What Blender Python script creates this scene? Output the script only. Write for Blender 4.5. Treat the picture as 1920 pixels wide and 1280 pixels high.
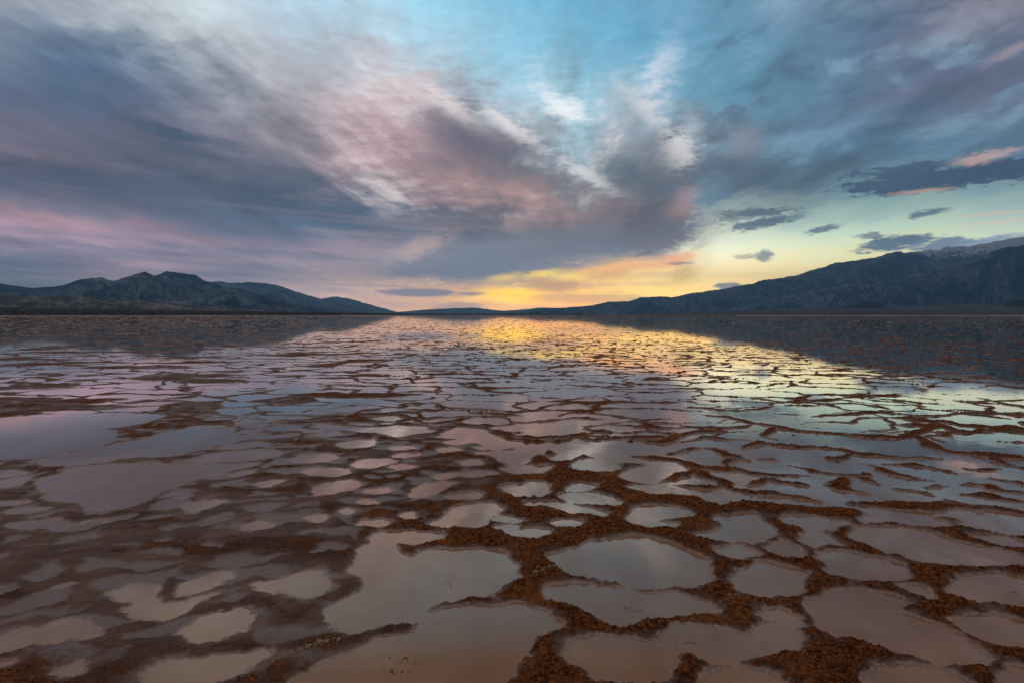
import bpy, math
import numpy as np
from mathutils import Vector

# ------------------------------------------------------------------ basics
for o in list(bpy.data.objects):
    bpy.data.objects.remove(o)
scene = bpy.context.scene
COL = scene.collection
R = math.radians
HC = 1.35                      # camera height above the water, metres
F = 1067.0                     # focal length in photo pixels (20 mm on 36 mm)
PITCH = math.atan(50.0 / F)    # looking slightly down
CP, SP = math.cos(PITCH), math.sin(PITCH)

# ------------------------------------------------------------------ camera
cam_d = bpy.data.cameras.new('camera')
cam_d.lens = 20.0
cam_d.sensor_width = 36.0
cam_d.clip_start = 0.05
cam_d.clip_end = 400000.0
cam = bpy.data.objects.new('camera', cam_d)
cam.location = (0, 0, HC)
cam.rotation_euler = (math.pi / 2 - PITCH, 0, 0)
COL.objects.link(cam)
scene.camera = cam

scene.render.engine = 'CYCLES'
scene.cycles.use_denoising = True
scene.cycles.max_bounces = 4
scene.cycles.diffuse_bounces = 2
scene.cycles.transparent_max_bounces = 8
scene.cycles.volume_bounces = 0
scene.view_settings.view_transform = 'Standard'
scene.view_settings.look = 'None'
scene.view_settings.gamma = 1.0
scene.view_settings.use_curve_mapping = False
scene.view_settings.exposure = 0.24


def pix_dir(px, py):
    """direction in the place of a point of the photograph (used to survey where things stand)"""
    a, b = px - 960.0, 640.0 - py
    return a, F * CP + b * SP, -F * SP + b * CP


def pix_ae(px, py):
    x, y, z = pix_dir(px, py)
    return math.degrees(math.atan2(x, y)), math.degrees(math.atan2(z, math.hypot(x, y)))


def pix_ground(px, py):
    x, y, z = pix_dir(px, py)
    k = HC / -z
    return x * k, y * k


def lin(c):
    r = []
    for v in c[:3]:
        v = v / 255.0
        r.append(v / 12.92 if v <= 0.04045 else ((v + 0.055) / 1.055) ** 2.4)
    return tuple(r) + (1.0,)


# ------------------------------------------------------------------ node helpers
class S:
    """a scalar or vector socket with arithmetic"""
    def __init__(self, g, s): self.g, self.s = g, s
    def __add__(self, o): return self.g.m('ADD', self, o)
    def __radd__(self, o): return self.g.m('ADD', o, self)
    def __sub__(self, o): return self.g.m('SUBTRACT', self, o)
    def __rsub__(self, o): return self.g.m('SUBTRACT', o, self)
    def __mul__(self, o): return self.g.m('MULTIPLY', self, o)
    def __rmul__(self, o): return self.g.m('MULTIPLY', o, self)
    def __truediv__(self, o): return self.g.m('DIVIDE', self, o)


class G:
    def __init__(self, tree):
        self.t = tree
        tree.nodes.clear()

    def n(self, kind, **kw):
        nd = self.t.nodes.new(kind)
        for k, v in kw.items():
            setattr(nd, k, v)
        return nd

    def put(self, sock, v):
        if isinstance(v, S):
            self.t.links.new(v.s, sock)
        elif v is not None:
            sock.default_value = v

    def m(self, op, a, b=None, c=None, clamp=False):
        nd = self.n('ShaderNodeMath', operation=op, use_clamp=clamp)
        self.put(nd.inputs[0], a)
        if b is not None: self.put(nd.inputs[1], b)
        if c is not None: self.put(nd.inputs[2], c)
        return S(self, nd.outputs[0])

    def smooth(self, x, a, b, lo=0.0, hi=1.0):
        nd = self.n('ShaderNodeMapRange', interpolation_type='SMOOTHSTEP')
        self.put(nd.inputs[0], x)
        self.put(nd.inputs[1], a); self.put(nd.inputs[2], b)
        nd.inputs[3].default_value = lo; nd.inputs[4].default_value = hi
        return S(self, nd.outputs[0])

    def xyz(self, x, y, z=0.0):
        nd = self.n('ShaderNodeCombineXYZ')
        self.put(nd.inputs[0], x); self.put(nd.inputs[1], y); self.put(nd.inputs[2], z)
        return S(self, nd.outputs[0])

    def noise(self, vec, scale, detail=5, rough=0.55, dist=0.0, color=False):
        nd = self.n('ShaderNodeTexNoise')
        self.put(nd.inputs['Vector'], vec)
        nd.inputs['Scale'].default_value = scale
        nd.inputs['Detail'].default_value = detail
        nd.inputs['Roughness'].default_value = rough
        nd.inputs['Distortion'].default_value = dist
        return S(self, nd.outputs['Color' if color else 'Fac'])

    def mix(self, f, a, b, mode='MIX'):
        nd = self.n('ShaderNodeMix', data_type='RGBA', blend_type=mode)
        self.put(nd.inputs[0], f); self.put(nd.inputs[6], a); self.put(nd.inputs[7], b)
        return S(self, nd.outputs[2])

    def ramp(self, x, stops, interp='LINEAR'):
        nd = self.n('ShaderNodeValToRGB')
        cr = nd.color_ramp
        cr.interpolation = interp
        cr.elements[0].position, cr.elements[0].color = stops[0]
        cr.elements[1].position, cr.elements[1].color = stops[-1]
        for p, c in stops[1:-1]:
            e = cr.elements.new(p); e.color = c
        self.put(nd.inputs[0], x)
        return S(self, nd.outputs[0])


# ------------------------------------------------------------------ sky
SUN_AZ, SUN_EL = 3.0, 2.0
SKY_GAIN = 1.23
world = bpy.data.worlds.new('World')
scene.world = world
world.use_nodes = True
g = G(world.node_tree)
tc = g.n('ShaderNodeTexCoord')
sep = g.n('ShaderNodeSeparateXYZ')
g.t.links.new(tc.outputs['Generated'], sep.inputs[0])
dx, dy, dz = (S(g, sep.outputs[i]) for i in range(3))
hor = g.m('SQRT', dx * dx + dy * dy)
az = g.m('ARCTAN2', dx, dy) * (180 / math.pi)
el = g.m('ARCTAN2', g.m('MAXIMUM', dz, 0.0), hor) * (180 / math.pi)

# cloud layer coordinates: where the line of sight meets a flat layer overhead
zc = g.m('MAXIMUM', dz, 0.0) + 0.07
X, Y = dx / zc, dy / zc
VP = R(7.0)                                     # cloud streets run towards the set sun
al = X * math.sin(VP) + Y * math.cos(VP)
ac = X * math.cos(VP) - Y * math.sin(VP)
base_v = g.xyz(ac, al * 0.24, 0.0)
wv = g.n('ShaderNodeVectorMath', operation='SUBTRACT')
g.put(wv.inputs[0], g.noise(base_v, 0.8, 3, 0.5, color=True)); wv.inputs[1].default_value = (.5, .5, .5)
wv2 = g.n('ShaderNodeVectorMath', operation='MULTIPLY_ADD')
g.t.links.new(wv.outputs[0], wv2.inputs[0]); wv2.inputs[1].default_value = (.9, .6, 0)
g.put(wv2.inputs[2], base_v)
warped = S(g, wv2.outputs[0])
streak = g.noise(warped, 2.1, 5, 0.53)           # long wisps
wisp = g.noise(warped, 6.5, 4, 0.55)             # fine fibres
puff = g.noise(g.xyz(az * 0.10, el * 0.20, 3.0), 1.6, 6, 0.58, 0.3)
fine = g.noise(g.xyz(az * 0.25, el * 0.75, 7.0), 2.2, 4, 0.55, 0.3)
lowfade = g.smooth(el, 1.0, 12.0)

azw = az + (streak - 0.5) * (lowfade * 11.0 + 4.0) + (puff - 0.5) * (lowfade * 6.0 + 3.0) + (fine - 0.5) * 1.5
elw = el + (wisp - 0.5) * (lowfade * 1.6 + 0.5) + (puff - 0.5) * (lowfade * 4.0 + 0.8) + (fine - 0.5) * (lowfade * 0.8 + 0.5)

# surveyed tone of the cloudscape: columns every 120 photo pixels, rows from the top down
XS = list(range(0, 1921, 120))
ROWS = {
 0: [(150,155,165),(165,170,178),(188,196,202),(200,210,215),(182,200,212),(165,192,208),(160,195,215),(140,190,213),(120,180,208),(105,165,195),(100,150,180),(100,145,172),(110,140,165),(110,130,150),(105,120,142),(125,125,140),(120,120,135)],
 60: [(122,132,148),(98,116,140),(150,160,170),(188,194,200),(180,190,198),(162,182,196),(165,190,205),(150,192,212),(130,185,210),(110,170,198),(95,155,185),(95,145,172),(95,130,155),(95,120,145),(90,105,130),(95,105,125),(98,106,126)],
 120: [(105,115,135),(80,98,125),(88,104,130),(150,158,170),(178,178,185),(165,170,178),(172,178,188),(162,190,205),(140,188,210),(125,175,200),(115,168,195),(98,148,174),(90,130,156),(90,118,142),(94,107,130),(94,102,124),(92,102,124)],
 180: [(88,96,118),(80,93,118),(84,96,120),(120,125,142),(152,149,158),(168,159,166),(198,178,180),(182,184,192),(168,197,211),(150,195,211),(150,180,195),(98,150,176),(90,132,156),(88,120,145),(94,108,130),(98,102,122),(92,102,124)],
 240: [(112,104,120),(94,93,113),(94,95,113),(108,107,122),(128,122,133),(155,140,147),(190,160,162),(132,118,130),(165,162,170),(164,198,210),(150,155,165),(128,164,184),(90,118,140),(88,122,146),(90,122,146),(94,118,141),(92,120,144)],
 300: [(93,87,106),(91,87,104),(94,91,107),(97,96,112),(112,109,122),(128,117,127),(175,143,146),(148,121,127),(112,106,116),(158,184,196),(118,120,130),(122,148,164),(92,104,119),(82,112,134),(86,120,144),(92,126,148),(95,124,147)],
 360: [(90,95,115),(82,90,112),(85,92,113),(85,95,115),(85,95,115),(95,98,115),(105,100,115),(150,125,128),(168,136,136),(108,106,116),(100,104,114),(105,132,150),(85,108,124),(100,130,145),(140,175,180),(150,180,180),(140,168,172)],
 420: [(168,131,142),(150,122,135),(125,108,124),(105,100,118),(88,98,120),(88,102,124),(86,102,122),(98,103,115),(112,103,112),(114,101,111),(120,106,113),(205,216,202),(196,213,195),(182,205,186),(176,202,182),(178,198,176),(180,190,168)],
 470: [(105,98,115),(115,102,118),(115,103,120),(110,102,118),(108,101,116),(122,110,124),(120,109,121),(104,105,116),(104,110,121),(104,110,121),(106,105,114),(230,229,196),(220,222,182),(208,204,158),(205,200,152),(196,195,152),(188,188,152)],
 510: [(100,100,115),(110,102,116),(142,118,128),(120,108,120),(112,107,120),(152,132,137),(128,116,124),(102,107,118),(122,120,122),(228,176,108),(250,205,122),(248,217,150),(240,212,146),(224,202,138),(212,194,130),(198,188,134),(188,182,138)],
 545: [(105,105,118),(115,107,118),(130,115,124),(140,122,128),(150,132,135),(172,144,136),(182,150,132),(186,146,120),(254,200,84),(248,190,92),(250,207,110),(248,207,118),(240,198,112),(230,190,108),(216,182,110),(202,177,118),(190,170,120)],
 582: [(110,110,120),(118,112,120),(130,118,124),(140,125,126),(152,134,132),(170,144,132),(196,152,126),(214,164,110),(252,188,90),(240,176,100),(248,196,100),(246,198,104),(238,190,100),(226,182,100),(210,176,106),(196,171,116),(186,166,120)],
}
YS = sorted(ROWS)
TAB = np.array([[lin(c)[:3] for c in ROWS[y]] for y in YS])


def tone(px, py):
    px = min(max(px, 0), 1920); py = min(max(py, 0), 582)
    i = min(int(px // 120), 15); fx = (px - i * 120) / 120
    j = max(k for k in range(len(YS)) if YS[k] <= py); j = min(j, len(YS) - 2)
    fy = (py - YS[j]) / (YS[j + 1] - YS[j])
    return (TAB[j, i] * (1 - fx) + TAB[j, i + 1] * fx) * (1 - fy) + (TAB[j + 1, i] * (1 - fx) + TAB[j + 1, i + 1] * fx) * fy


PUFFS = [
 # the bank's grey belly above the sunset
 (1040,466,270,46,(104,108,120),7,.75,.5,.4), (900,500,190,34,(100,106,119),4,.75,.5,.4), (740,505,170,24,(112,106,116),2,.6,.8,.5), (1232,425,72,60,(98,92,102),20,.92,.35,.4),
 (1060,470,230,22,(90,94,105),7,.6,.8,.5),
 (965,375,150,26,(200,162,154),-10,.65,1.2,.7), (840,365,120,16,(178,146,146),-8,.45,1.2,.7), (1010,418,120,18,(172,142,138),-4,.55,1.2,.8), (1150,405,70,12,(150,126,128),0,.4,1.2,.8),
 (790,462,70,18,(196,166,152),22,.45,.95,.9), (700,490,90,14,(160,136,138),10,.5,1,.6),
 # bright rims and puffs
 (1062,205,44,20,(240,240,242),-12,.9,.9,.7), (1270,284,36,30,(226,220,217),-40,.75,.9,1.0), (1215,212,60,18,(214,210,212),-40,.6,.95,1.0), (1160,190,40,30,(176,184,194),-50,.4,1.2,.7),
 (858,212,72,17,(228,218,215),-32,.7,.95,.9), (770,165,70,22,(216,196,194),-36,.5,1.1,.6), (955,238,64,14,(232,228,226),-34,.75,.95,.9), (1010,290,60,13,(206,206,208),-28,.55,1.1,.7),
 (1100,328,64,13,(228,228,228),-30,.7,.95,.9), (1150,375,60,10,(196,188,184),-14,.5,1.1,.7), (1285,372,24,24,(204,164,156),0,.45,.9,1.1), (1270,395,30,18,(200,158,150),0,.4,1,.6),
 (1395,270,36,34,(150,142,150),-30,.5,1.1,.6), (1300,250,20,40,(190,196,200),20,.4,1.1,.7),
 # grey patches inside the bank
 (885,257,110,30,(98,92,106),-20,.75,.95,.7), (960,285,80,18,(108,104,116),-22,.6,1.1,.7), (1195,335,80,34,(88,97,110),-26,.75,.95,.7), (1205,255,50,26,(124,128,138),-45,.5,1.1,.7), (1240,300,45,26,(112,116,126),-40,.5,1.1,.7),
 (1060,350,90,18,(116,114,124),-22,.6,1.1,.7), (700,400,240,32,(80,95,117),-2,.5,1.1,.5), (1420,328,100,38,(76,88,104),4,.7,.95,.7), (1560,290,140,30,(84,104,126),-6,.4,1.2,.7),
 (1060,240,70,8,(140,164,178),-14,.5,1.1,.8),
 # dark cloud right
 (1770,334,185,24,(57,74,98),-2,.95,.3,0.67), (1880,320,90,20,(60,77,101),2,.95,.35,0.67), (1700,318,90,14,(66,84,107),4,.9,.4,0.88), (1660,345,60,10,(70,90,110),0,.8,.5,0.96),
 (1835,297,50,12,(210,170,162),8,.7,.8,0.96), (1885,285,50,8,(196,170,168),10,.5,.9,1.12), (1735,358,50,4,(222,176,150),0,.6,.7,0.96),
 (1415,399,66,8,(80,98,113),2,.9,.45,0.80), (1430,418,62,11,(76,94,110),6,.9,.45,0.80), (1380,410,40,7,(96,112,122),-4,.6,.6,1.12), (1335,412,60,14,(120,132,138),6,.5,.9,1.12),
 (1542,430,30,7,(84,104,118),10,.9,.45,0.96), (1742,399,34,7,(84,105,120),5,.9,.45,0.96), (1860,401,60,3,(214,180,150),0,.6,.8,1.12), (1870,417,70,3,(220,180,150),0,.5,.8,1.12),
 (1668,457,66,13,(70,85,103),8,.95,.3,0.64), (1720,452,40,9,(78,92,108),6,.9,.4,0.96), (1640,443,26,6,(84,98,112),0,.8,.45,1.28), (1790,460,80,15,(92,106,124),2,.95,.3,0.64), (1432,480,16,10,(100,108,112),0,.85,.5,1.12), (1395,482,22,5,(120,124,120),0,.6,.5,1.30),
 (1372,537,28,7,(104,110,118),-4,.9,.4,0.80), (1870,452,70,12,(120,134,150),6,.8,.5,0.80),
 # lens clouds left
 (318,248,68,13,(68,80,101),-11,.9,.45,0.61), (275,240,30,6,(78,88,106),-4,.8,.5,0.80), (425,271,54,10,(86,92,110),-10,.7,.6,0.96), (345,281,75,7,(78,87,105),-10,.8,.5,0.80), (575,330,100,11,(84,87,105),-6,.6,.6,0.96), (690,328,60,8,(92,90,106),-6,.45,.7,1.12),
 # low clouds over the sunset
 (785,549,78,8,(104,102,116),0,.9,.4,.42), (885,551,30,4,(116,106,112),1,.85,.5,.5), (860,575,60,9,(128,114,120),4,.75,.6,.5), (600,545,60,7,(136,122,128),0,.5,.7,.6), (500,525,50,7,(134,122,130),0,.5,.8,.6),
 (720,575,110,10,(150,128,126),0,.5,.9,.5), (620,572,70,8,(226,168,130),2,.6,.9,.6), (680,515,60,10,(206,166,142),10,.5,1,.6), (800,528,110,9,(214,168,136),4,.5,1,.6),
 (1035,537,64,13,(178,134,96),0,.85,.7,.55), (1020,520,30,10,(200,146,96),0,.6,.8,.6), (1070,562,95,9,(214,156,100),0,.6,.8,.6), (1010,578,110,7,(206,150,110),0,.6,.9,.6),
 (1268,488,40,14,(226,152,98),8,.75,.7,.8), (1275,494,26,4,(120,104,104),0,.8,.5,.8), (1185,500,90,13,(214,152,100),9,.7,.8,.6), (1120,508,70,9,(236,172,92),8,.6,.8,.6),
 (1015,514,44,7,(255,216,80),6,.7,.9,.8), (955,552,60,13,(255,206,40),2,.7,.9,.7), (950,520,40,8,(250,206,80),6,.6,.9,.6), (1065,518,40,7,(255,228,96),4,.6,.9,.6),
 # pink bands low on the left
 (110,418,200,16,(178,137,145),-7,.65,1.1,.45), (330,455,160,10,(150,122,134),-5,.5,1.1,.5), (290,500,130,10,(162,130,136),3,.6,1.1,.5), (60,255,120,22,(126,110,124),-8,.45,1.1,.6), (160,545,200,14,(104,104,116),0,.5,1.2,.4), (560,470,120,8,(146,122,132),6,.5,1.1,.5),
 # streaks upper right
 (1860,20,70,22,(150,140,150),25,.5,1.1,.7), (1900,95,50,9,(170,150,158),15,.5,1,.7), (1700,200,160,22,(98,95,114),12,.45,1.2,.6), (1820,140,150,20,(84,92,116),18,.5,1.2,.6),
]
WIDE = [pf for pf in PUFFS if pf[7] >= 1.0 and pf[2] >= 55]     # broad soft masses belong to the tone of the bank
PUFFS = [pf for pf in PUFFS if pf not in WIDE]
_tone0 = tone


def tone(px, py):
    c_ = _tone0(px, py)
    for x0, y0, w_, h_, rgb, tilt, dens, soft, _ in WIDE:
        t_ = R(tilt)
        u_, v_ = px - x0, -(py - y0)
        p_ = (u_ * math.cos(t_) + v_ * math.sin(t_)) / w_; q_ = (v_ * math.cos(t_) - u_ * math.sin(t_)) / h_
        k_ = dens * 1.25 * math.exp(-(p_ * p_ + q_ * q_) * 0.9)
        k_ = min(k_, 1.0)
        c_ = c_ * (1 - k_) + np.array(lin(rgb)[:3]) * k_
    return c_


ELS = [0.3, 1.2, 2.2, 3.2, 4.2, 5.2, 6.2, 7.4, 8.6, 10, 11.4, 12.8, 14.2, 15.6, 17, 18.4, 19.8, 21.4, 23, 25.3, 28.5]
AZS = list(np.linspace(-50, -14, 9)) + list(np.linspace(-11.5, 22, 16)) + list(np.linspace(26, 50, 5))
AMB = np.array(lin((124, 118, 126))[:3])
field = None
for k, e in enumerate(ELS):
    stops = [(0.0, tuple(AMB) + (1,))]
    for a in AZS:
        hx, hy, hz = math.sin(R(a)), math.cos(R(a)), math.tan(R(e))
        # photo position of that direction
        fwd = hy * CP - hz * SP
        up = hy * SP + hz * CP
        px, py = 960 + F * hx / fwd, 640 - F * up / fwd
        stops.append(((a + 90) / 180, tuple(tone(px, py)) + (1,)))
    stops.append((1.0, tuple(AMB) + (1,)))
    c = g.ramp((azw + 90.0) * (1 / 180.0), stops, 'CARDINAL')
    if field is None:
        field = c
    else:
        field = g.mix(g.smooth(elw, ELS[k - 1], e), field, c)
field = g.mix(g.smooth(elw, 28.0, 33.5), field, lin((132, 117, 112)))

# wisps lighten and darken the cloud, less so the clear air low on the right
clear = g.smooth(az, 17.0, 21.0) * g.smooth(el, 12.0, 8.0)
amp = (1.0 - clear * 0.85) * g.smooth(el, 0.5, 6.0, 0.35, 1.0)
mod = 1.0 + amp * ((streak - 0.5) * 1.25 + (wisp - 0.5) * 0.50 + (fine - 0.5) * 0.35 + (puff - 0.5) * 0.45)
modc = g.n('ShaderNodeVectorMath', operation='SCALE')
g.put(modc.inputs[0], field); g.put(modc.inputs[3], mod)
skyc = S(g, modc.outputs[0])
band = g.noise(g.xyz(az * 0.045 + (streak - 0.5) * 0.5, el * 0.85 + az * 0.02, 17.0), 1.0, 4, 0.5, 0.2)
lowb = g.smooth(el, 15.0, 9.0) * g.smooth(az, 18.0, 14.0)
skyc = g.mix(lowb * g.smooth(band, 0.50, 0.66, 0, 0.26), skyc, lin((166, 140, 142)))
skyc = g.mix(lowb * g.smooth(band, 0.48, 0.34, 0, 0.40), skyc, lin((84, 90, 108)))
rz = g.smooth(az, 13.0, 21.0) * g.smooth(el, 9.0, 13.0)
brk = puff * 0.6 + streak * 0.4
skyc = g.mix(rz * g.smooth(brk, 0.51, 0.62, 0, 0.50), skyc, lin((128, 166, 186)))
skyc = g.mix(rz * g.smooth(brk, 0.49, 0.39, 0, 0.60), skyc, lin((74, 86, 106)))
gain = SKY_GAIN * g.smooth(el, 10.0, 0.5, 1.0, 4.9)
fil = streak * 0.55 + wisp * 0.25 + fine * 0.20
heart = g.smooth(az, -22.0, -12.0) * g.smooth(az, 20.0, 15.0) * g.smooth(el, 8.0, 12.0) * g.smooth(el, 27.0, 20.0)
skyc = g.mix(heart * g.smooth(fil, 0.49, 0.66, 0, 0.80), skyc, lin((242, 230, 228)))
skyc = g.mix(heart * g.smooth(fil, 0.50, 0.36, 0, 0.60), skyc, lin((104, 106, 120)))

fine2 = g.noise(g.xyz(az * 0.55, el * 1.7, 11.0), 2.0, 5, 0.66, 0.6)
rag = (fine - 0.5) * 1.7 + (fine2 - 0.5) * 2.3
turned = {}


def cloud(col, px, py, w, h, colour, tilt=0.0, dens=1.0, soft=0.55, ragged=1.0):
    """one small cloud: an uneven soft-edged patch, centre and size surveyed in photo pixels"""
    a0, e0 = pix_ae(px, py)
    dist = math.hypot(F, px - 960)
    sx = math.degrees(w / dist * math.cos(R(a0)) ** 0.5); sy = math.degrees(h / dist)
    k = int(round(tilt / 8.0)) * 8
    if k not in turned:
        ck, sk = math.cos(R(k)), math.sin(R(k))
        turned[k] = g.xyz(az * ck + el * sk, el * ck - az * sk, 0.0)
    ck, sk = math.cos(R(k)), math.sin(R(k))
    ua, ub = a0 * ck + e0 * sk, e0 * ck - a0 * sk
    mp = g.n('ShaderNodeVectorMath', operation='MULTIPLY_ADD')
    g.put(mp.inputs[0], turned[k])
    mp.inputs[1].default_value = (1 / sx, 1 / sy, 0)
    mp.inputs[2].default_value = (-ua / sx, -ub / sy, 0)
    ln = g.n('ShaderNodeVectorMath', operation='LENGTH')
    g.t.links.new(mp.outputs[0], ln.inputs[0])
    r = g.m('MULTIPLY_ADD', rag, -ragged, S(g, ln.outputs['Value']))
    return g.mix(g.smooth(r, 1.0 + soft * 0.5, 1.0 - soft, 0.0, dens), col, lin(colour))


def reach(pf):
    px, py, w, h_, _, tilt, _, soft, ragged = pf
    a0, e0 = pix_ae(px, py)
    dist = math.hypot(F, px - 960)
    f_ = 1.05 + soft * 0.5 + 1.25 * ragged
    sx, sy = math.degrees(w / dist) * f_, math.degrees(h_ / dist) * f_
    k = R(round(tilt / 8.0) * 8)
    ra = math.hypot(sx * math.cos(k), sy * math.sin(k)); re = math.hypot(sx * math.sin(k), sy * math.cos(k))
    return a0 - ra, a0 + ra, e0 - re, e0 + re


def sky_part(lo, hi, bo, to, depth):
    """shader of one window of the sky (azimuth lo..hi, elevation bo..to); only the clouds that reach it are worked out there"""
    inside = [pf for pf in PUFFS if (lambda r_: r_[1] > lo and r_[0] < hi and r_[3] > bo and r_[2] < to)(reach(pf))]
    if depth == 0 or len(inside) <= 6:
        c_ = skyc
        for pf in inside:
            c_ = cloud(c_, *pf)
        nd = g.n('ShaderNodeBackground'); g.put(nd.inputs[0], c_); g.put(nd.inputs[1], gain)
        return nd.outputs[0]
    best = None
    for ax, (v0, v1) in enumerate(((lo, hi), (bo, to))):
        for cut in np.linspace(max(v0, -45 if ax == 0 else 0), min(v1, 45 if ax == 0 else 30), 25)[1:-1]:
            i0 = sum(1 for pf in inside if reach(pf)[ax * 2] < cut); i1 = sum(1 for pf in inside if reach(pf)[ax * 2 + 1] > cut)
            score = max(i0, i1) * 1.5 + i0 + i1
            if best is None or score < best[0]: best = (score, ax, float(cut))
    _, ax, cut = best
    mxn = g.n('ShaderNodeMixShader')
    g.put(mxn.inputs[0], g.m('GREATER_THAN', az if ax == 0 else el, cut))
    a_, b_ = (((lo, cut, bo, to), (cut, hi, bo, to)) if ax == 0 else ((lo, hi, bo, cut), (lo, hi, cut, to)))
    g.t.links.new(sky_part(*a_, depth - 1), mxn.inputs[1])
    g.t.links.new(sky_part(*b_, depth - 1), mxn.inputs[2])
    return mxn.outputs[0]


for pf in PUFFS:                                 # shared turned coordinates first
    kt = int(round(pf[5] / 8.0)) * 8
    if kt not in turned:
        ck, sk = math.cos(R(kt)), math.sin(R(kt))
        turned[kt] = g.xyz(az * ck + el * sk, el * ck - az * sk, 0.0)
sky_shader = sky_part(-181, 181, -1, 91, 3)

# clear air from the physical sky, thinly through the cloudscape
ns = g.n('ShaderNodeTexSky', sky_type='NISHITA')
ns.sun_disc = False
ns.sun_elevation = R(SUN_EL)
ns.sun_rotation = R(SUN_AZ)
nbg = g.n('ShaderNodeBackground'); g.t.links.new(ns.outputs[0], nbg.inputs[0]); nbg.inputs[1].default_value = 0.003
add = g.n('ShaderNodeAddShader')
g.t.links.new(sky_shader, add.inputs[0]); g.t.links.new(nbg.outputs[0], add.inputs[1])
wo = g.n('ShaderNodeOutputWorld')
g.t.links.new(add.outputs[0], wo.inputs[0])
world.cycles.sampling_method = 'MANUAL'
world.cycles.sample_map_resolution = 512

# the sun is down behind the cloud bank: the glowing sky over the far end of the flat is all that lights the place

# ------------------------------------------------------------------ numpy noise
_rng = np.random.RandomState(11)
_P = np.concatenate([_rng.permutation(512)] * 3).astype(np.int32)
_A = _rng.rand(512) * 2 * np.pi
_GX, _GY = np.cos(_A).astype(np.float32), np.sin(_A).astype(np.float32)


def pn(x, y, seed=0):
    x = np.asarray(x, np.float32); y = np.asarray(y, np.float32)
    xf, yf = np.floor(x), np.floor(y)
    xi, yi = (xf.astype(np.int32) + seed * 37) & 511, (yf.astype(np.int32) + seed * 91) & 511
    fx, fy = x - xf, y - yf
    u = fx * fx * fx * (fx * (fx * 6 - 15) + 10); v = fy * fy * fy * (fy * (fy * 6 - 15) + 10)
    p0, p1 = _P[xi], _P[xi + 1]
    def gr(p, yy, a, b):
        h = _P[p + yy]
        return _GX[h] * a + _GY[h] * b
    n00 = gr(p0, yi, fx, fy); n10 = gr(p1, yi, fx - 1, fy)
    n01 = gr(p0, yi + 1, fx, fy - 1); n11 = gr(p1, yi + 1, fx - 1, fy - 1)
    a = n00 + u * (n10 - n00); b = n01 + u * (n11 - n01)
    return (a + v * (b - a)) * 1.5


def fbm(x, y, octv=4, seed=0, gain=0.5, lac=2.03):
    s, a = 0, 1.0
    for k in range(octv):
        s = s + a * pn(x, y, seed + k); a *= gain
        x = x * lac + 3.7; y = y * lac + 9.1
    return s


def ridged(x, y, octv=5, seed=0, gain=0.5):
    s, a = 0, 1.0
    for k in range(octv):
        s = s + a * (1 - np.abs(pn(x, y, seed + k)) * 1.6); a *= gain
        x = x * 2.07 + 1.7; y = y * 2.07 + 5.1
    return s / 1.9


def sst(x, a, b):
    t = np.clip((x - a) / (b - a), 0, 1)
    return t * t * (3 - 2 * t)


def mesh_obj(name, verts, quads, mat, smooth=True, parent=None, attrs=None):
    verts = np.ascontiguousarray(verts, np.float32); quads = np.ascontiguousarray(quads, np.int32)
    me = bpy.data.meshes.new(name)
    nv, nq, k = len(verts), len(quads), quads.shape[1]
    me.vertices.add(nv); me.vertices.foreach_set('co', verts.ravel())
    me.loops.add(nq * k); me.loops.foreach_set('vertex_index', quads.ravel())
    me.polygons.add(nq)
    me.polygons.foreach_set('loop_start', np.arange(0, nq * k, k, dtype=np.int32))
    me.update(calc_edges=True)
    me.polygons.foreach_set('use_smooth', np.full(nq, smooth, bool))
    for an, av in (attrs or {}).items():
        at = me.attributes.new(an, 'FLOAT', 'POINT')
        at.data.foreach_set('value', np.ascontiguousarray(av, np.float32).ravel())
    me.materials.append(mat)
    o = bpy.data.objects.new(name, me)
    COL.objects.link(o)
    if parent is not None: o.parent = parent
    return o


def grid_quads(nr, nc):
    i = np.arange(nr * nc, dtype=np.int32).reshape(nr, nc)
    return np.stack([i[:-1, :-1], i[:-1, 1:], i[1:, 1:], i[1:, :-1]], -1).reshape(-1, 4)


# ------------------------------------------------------------------ materials
def material(name):
    m = bpy.data.materials.new(name); m.use_nodes = True
    return m, G(m.node_tree)


def finish(gr, shader, vol=None):
    out = gr.n('ShaderNodeOutputMaterial')
    if shader is not None: gr.t.links.new(shader, out.inputs[0])
    if vol is not None: gr.t.links.new(vol, out.inputs[1])


def obj_co(gr):
    nd = gr.n('ShaderNodeTexCoord')
    return S(gr, nd.outputs['Object'])


def attr(gr, name):
    nd = gr.n('ShaderNodeAttribute', attribute_name=name)
    return S(gr, nd.outputs['Fac'])


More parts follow.
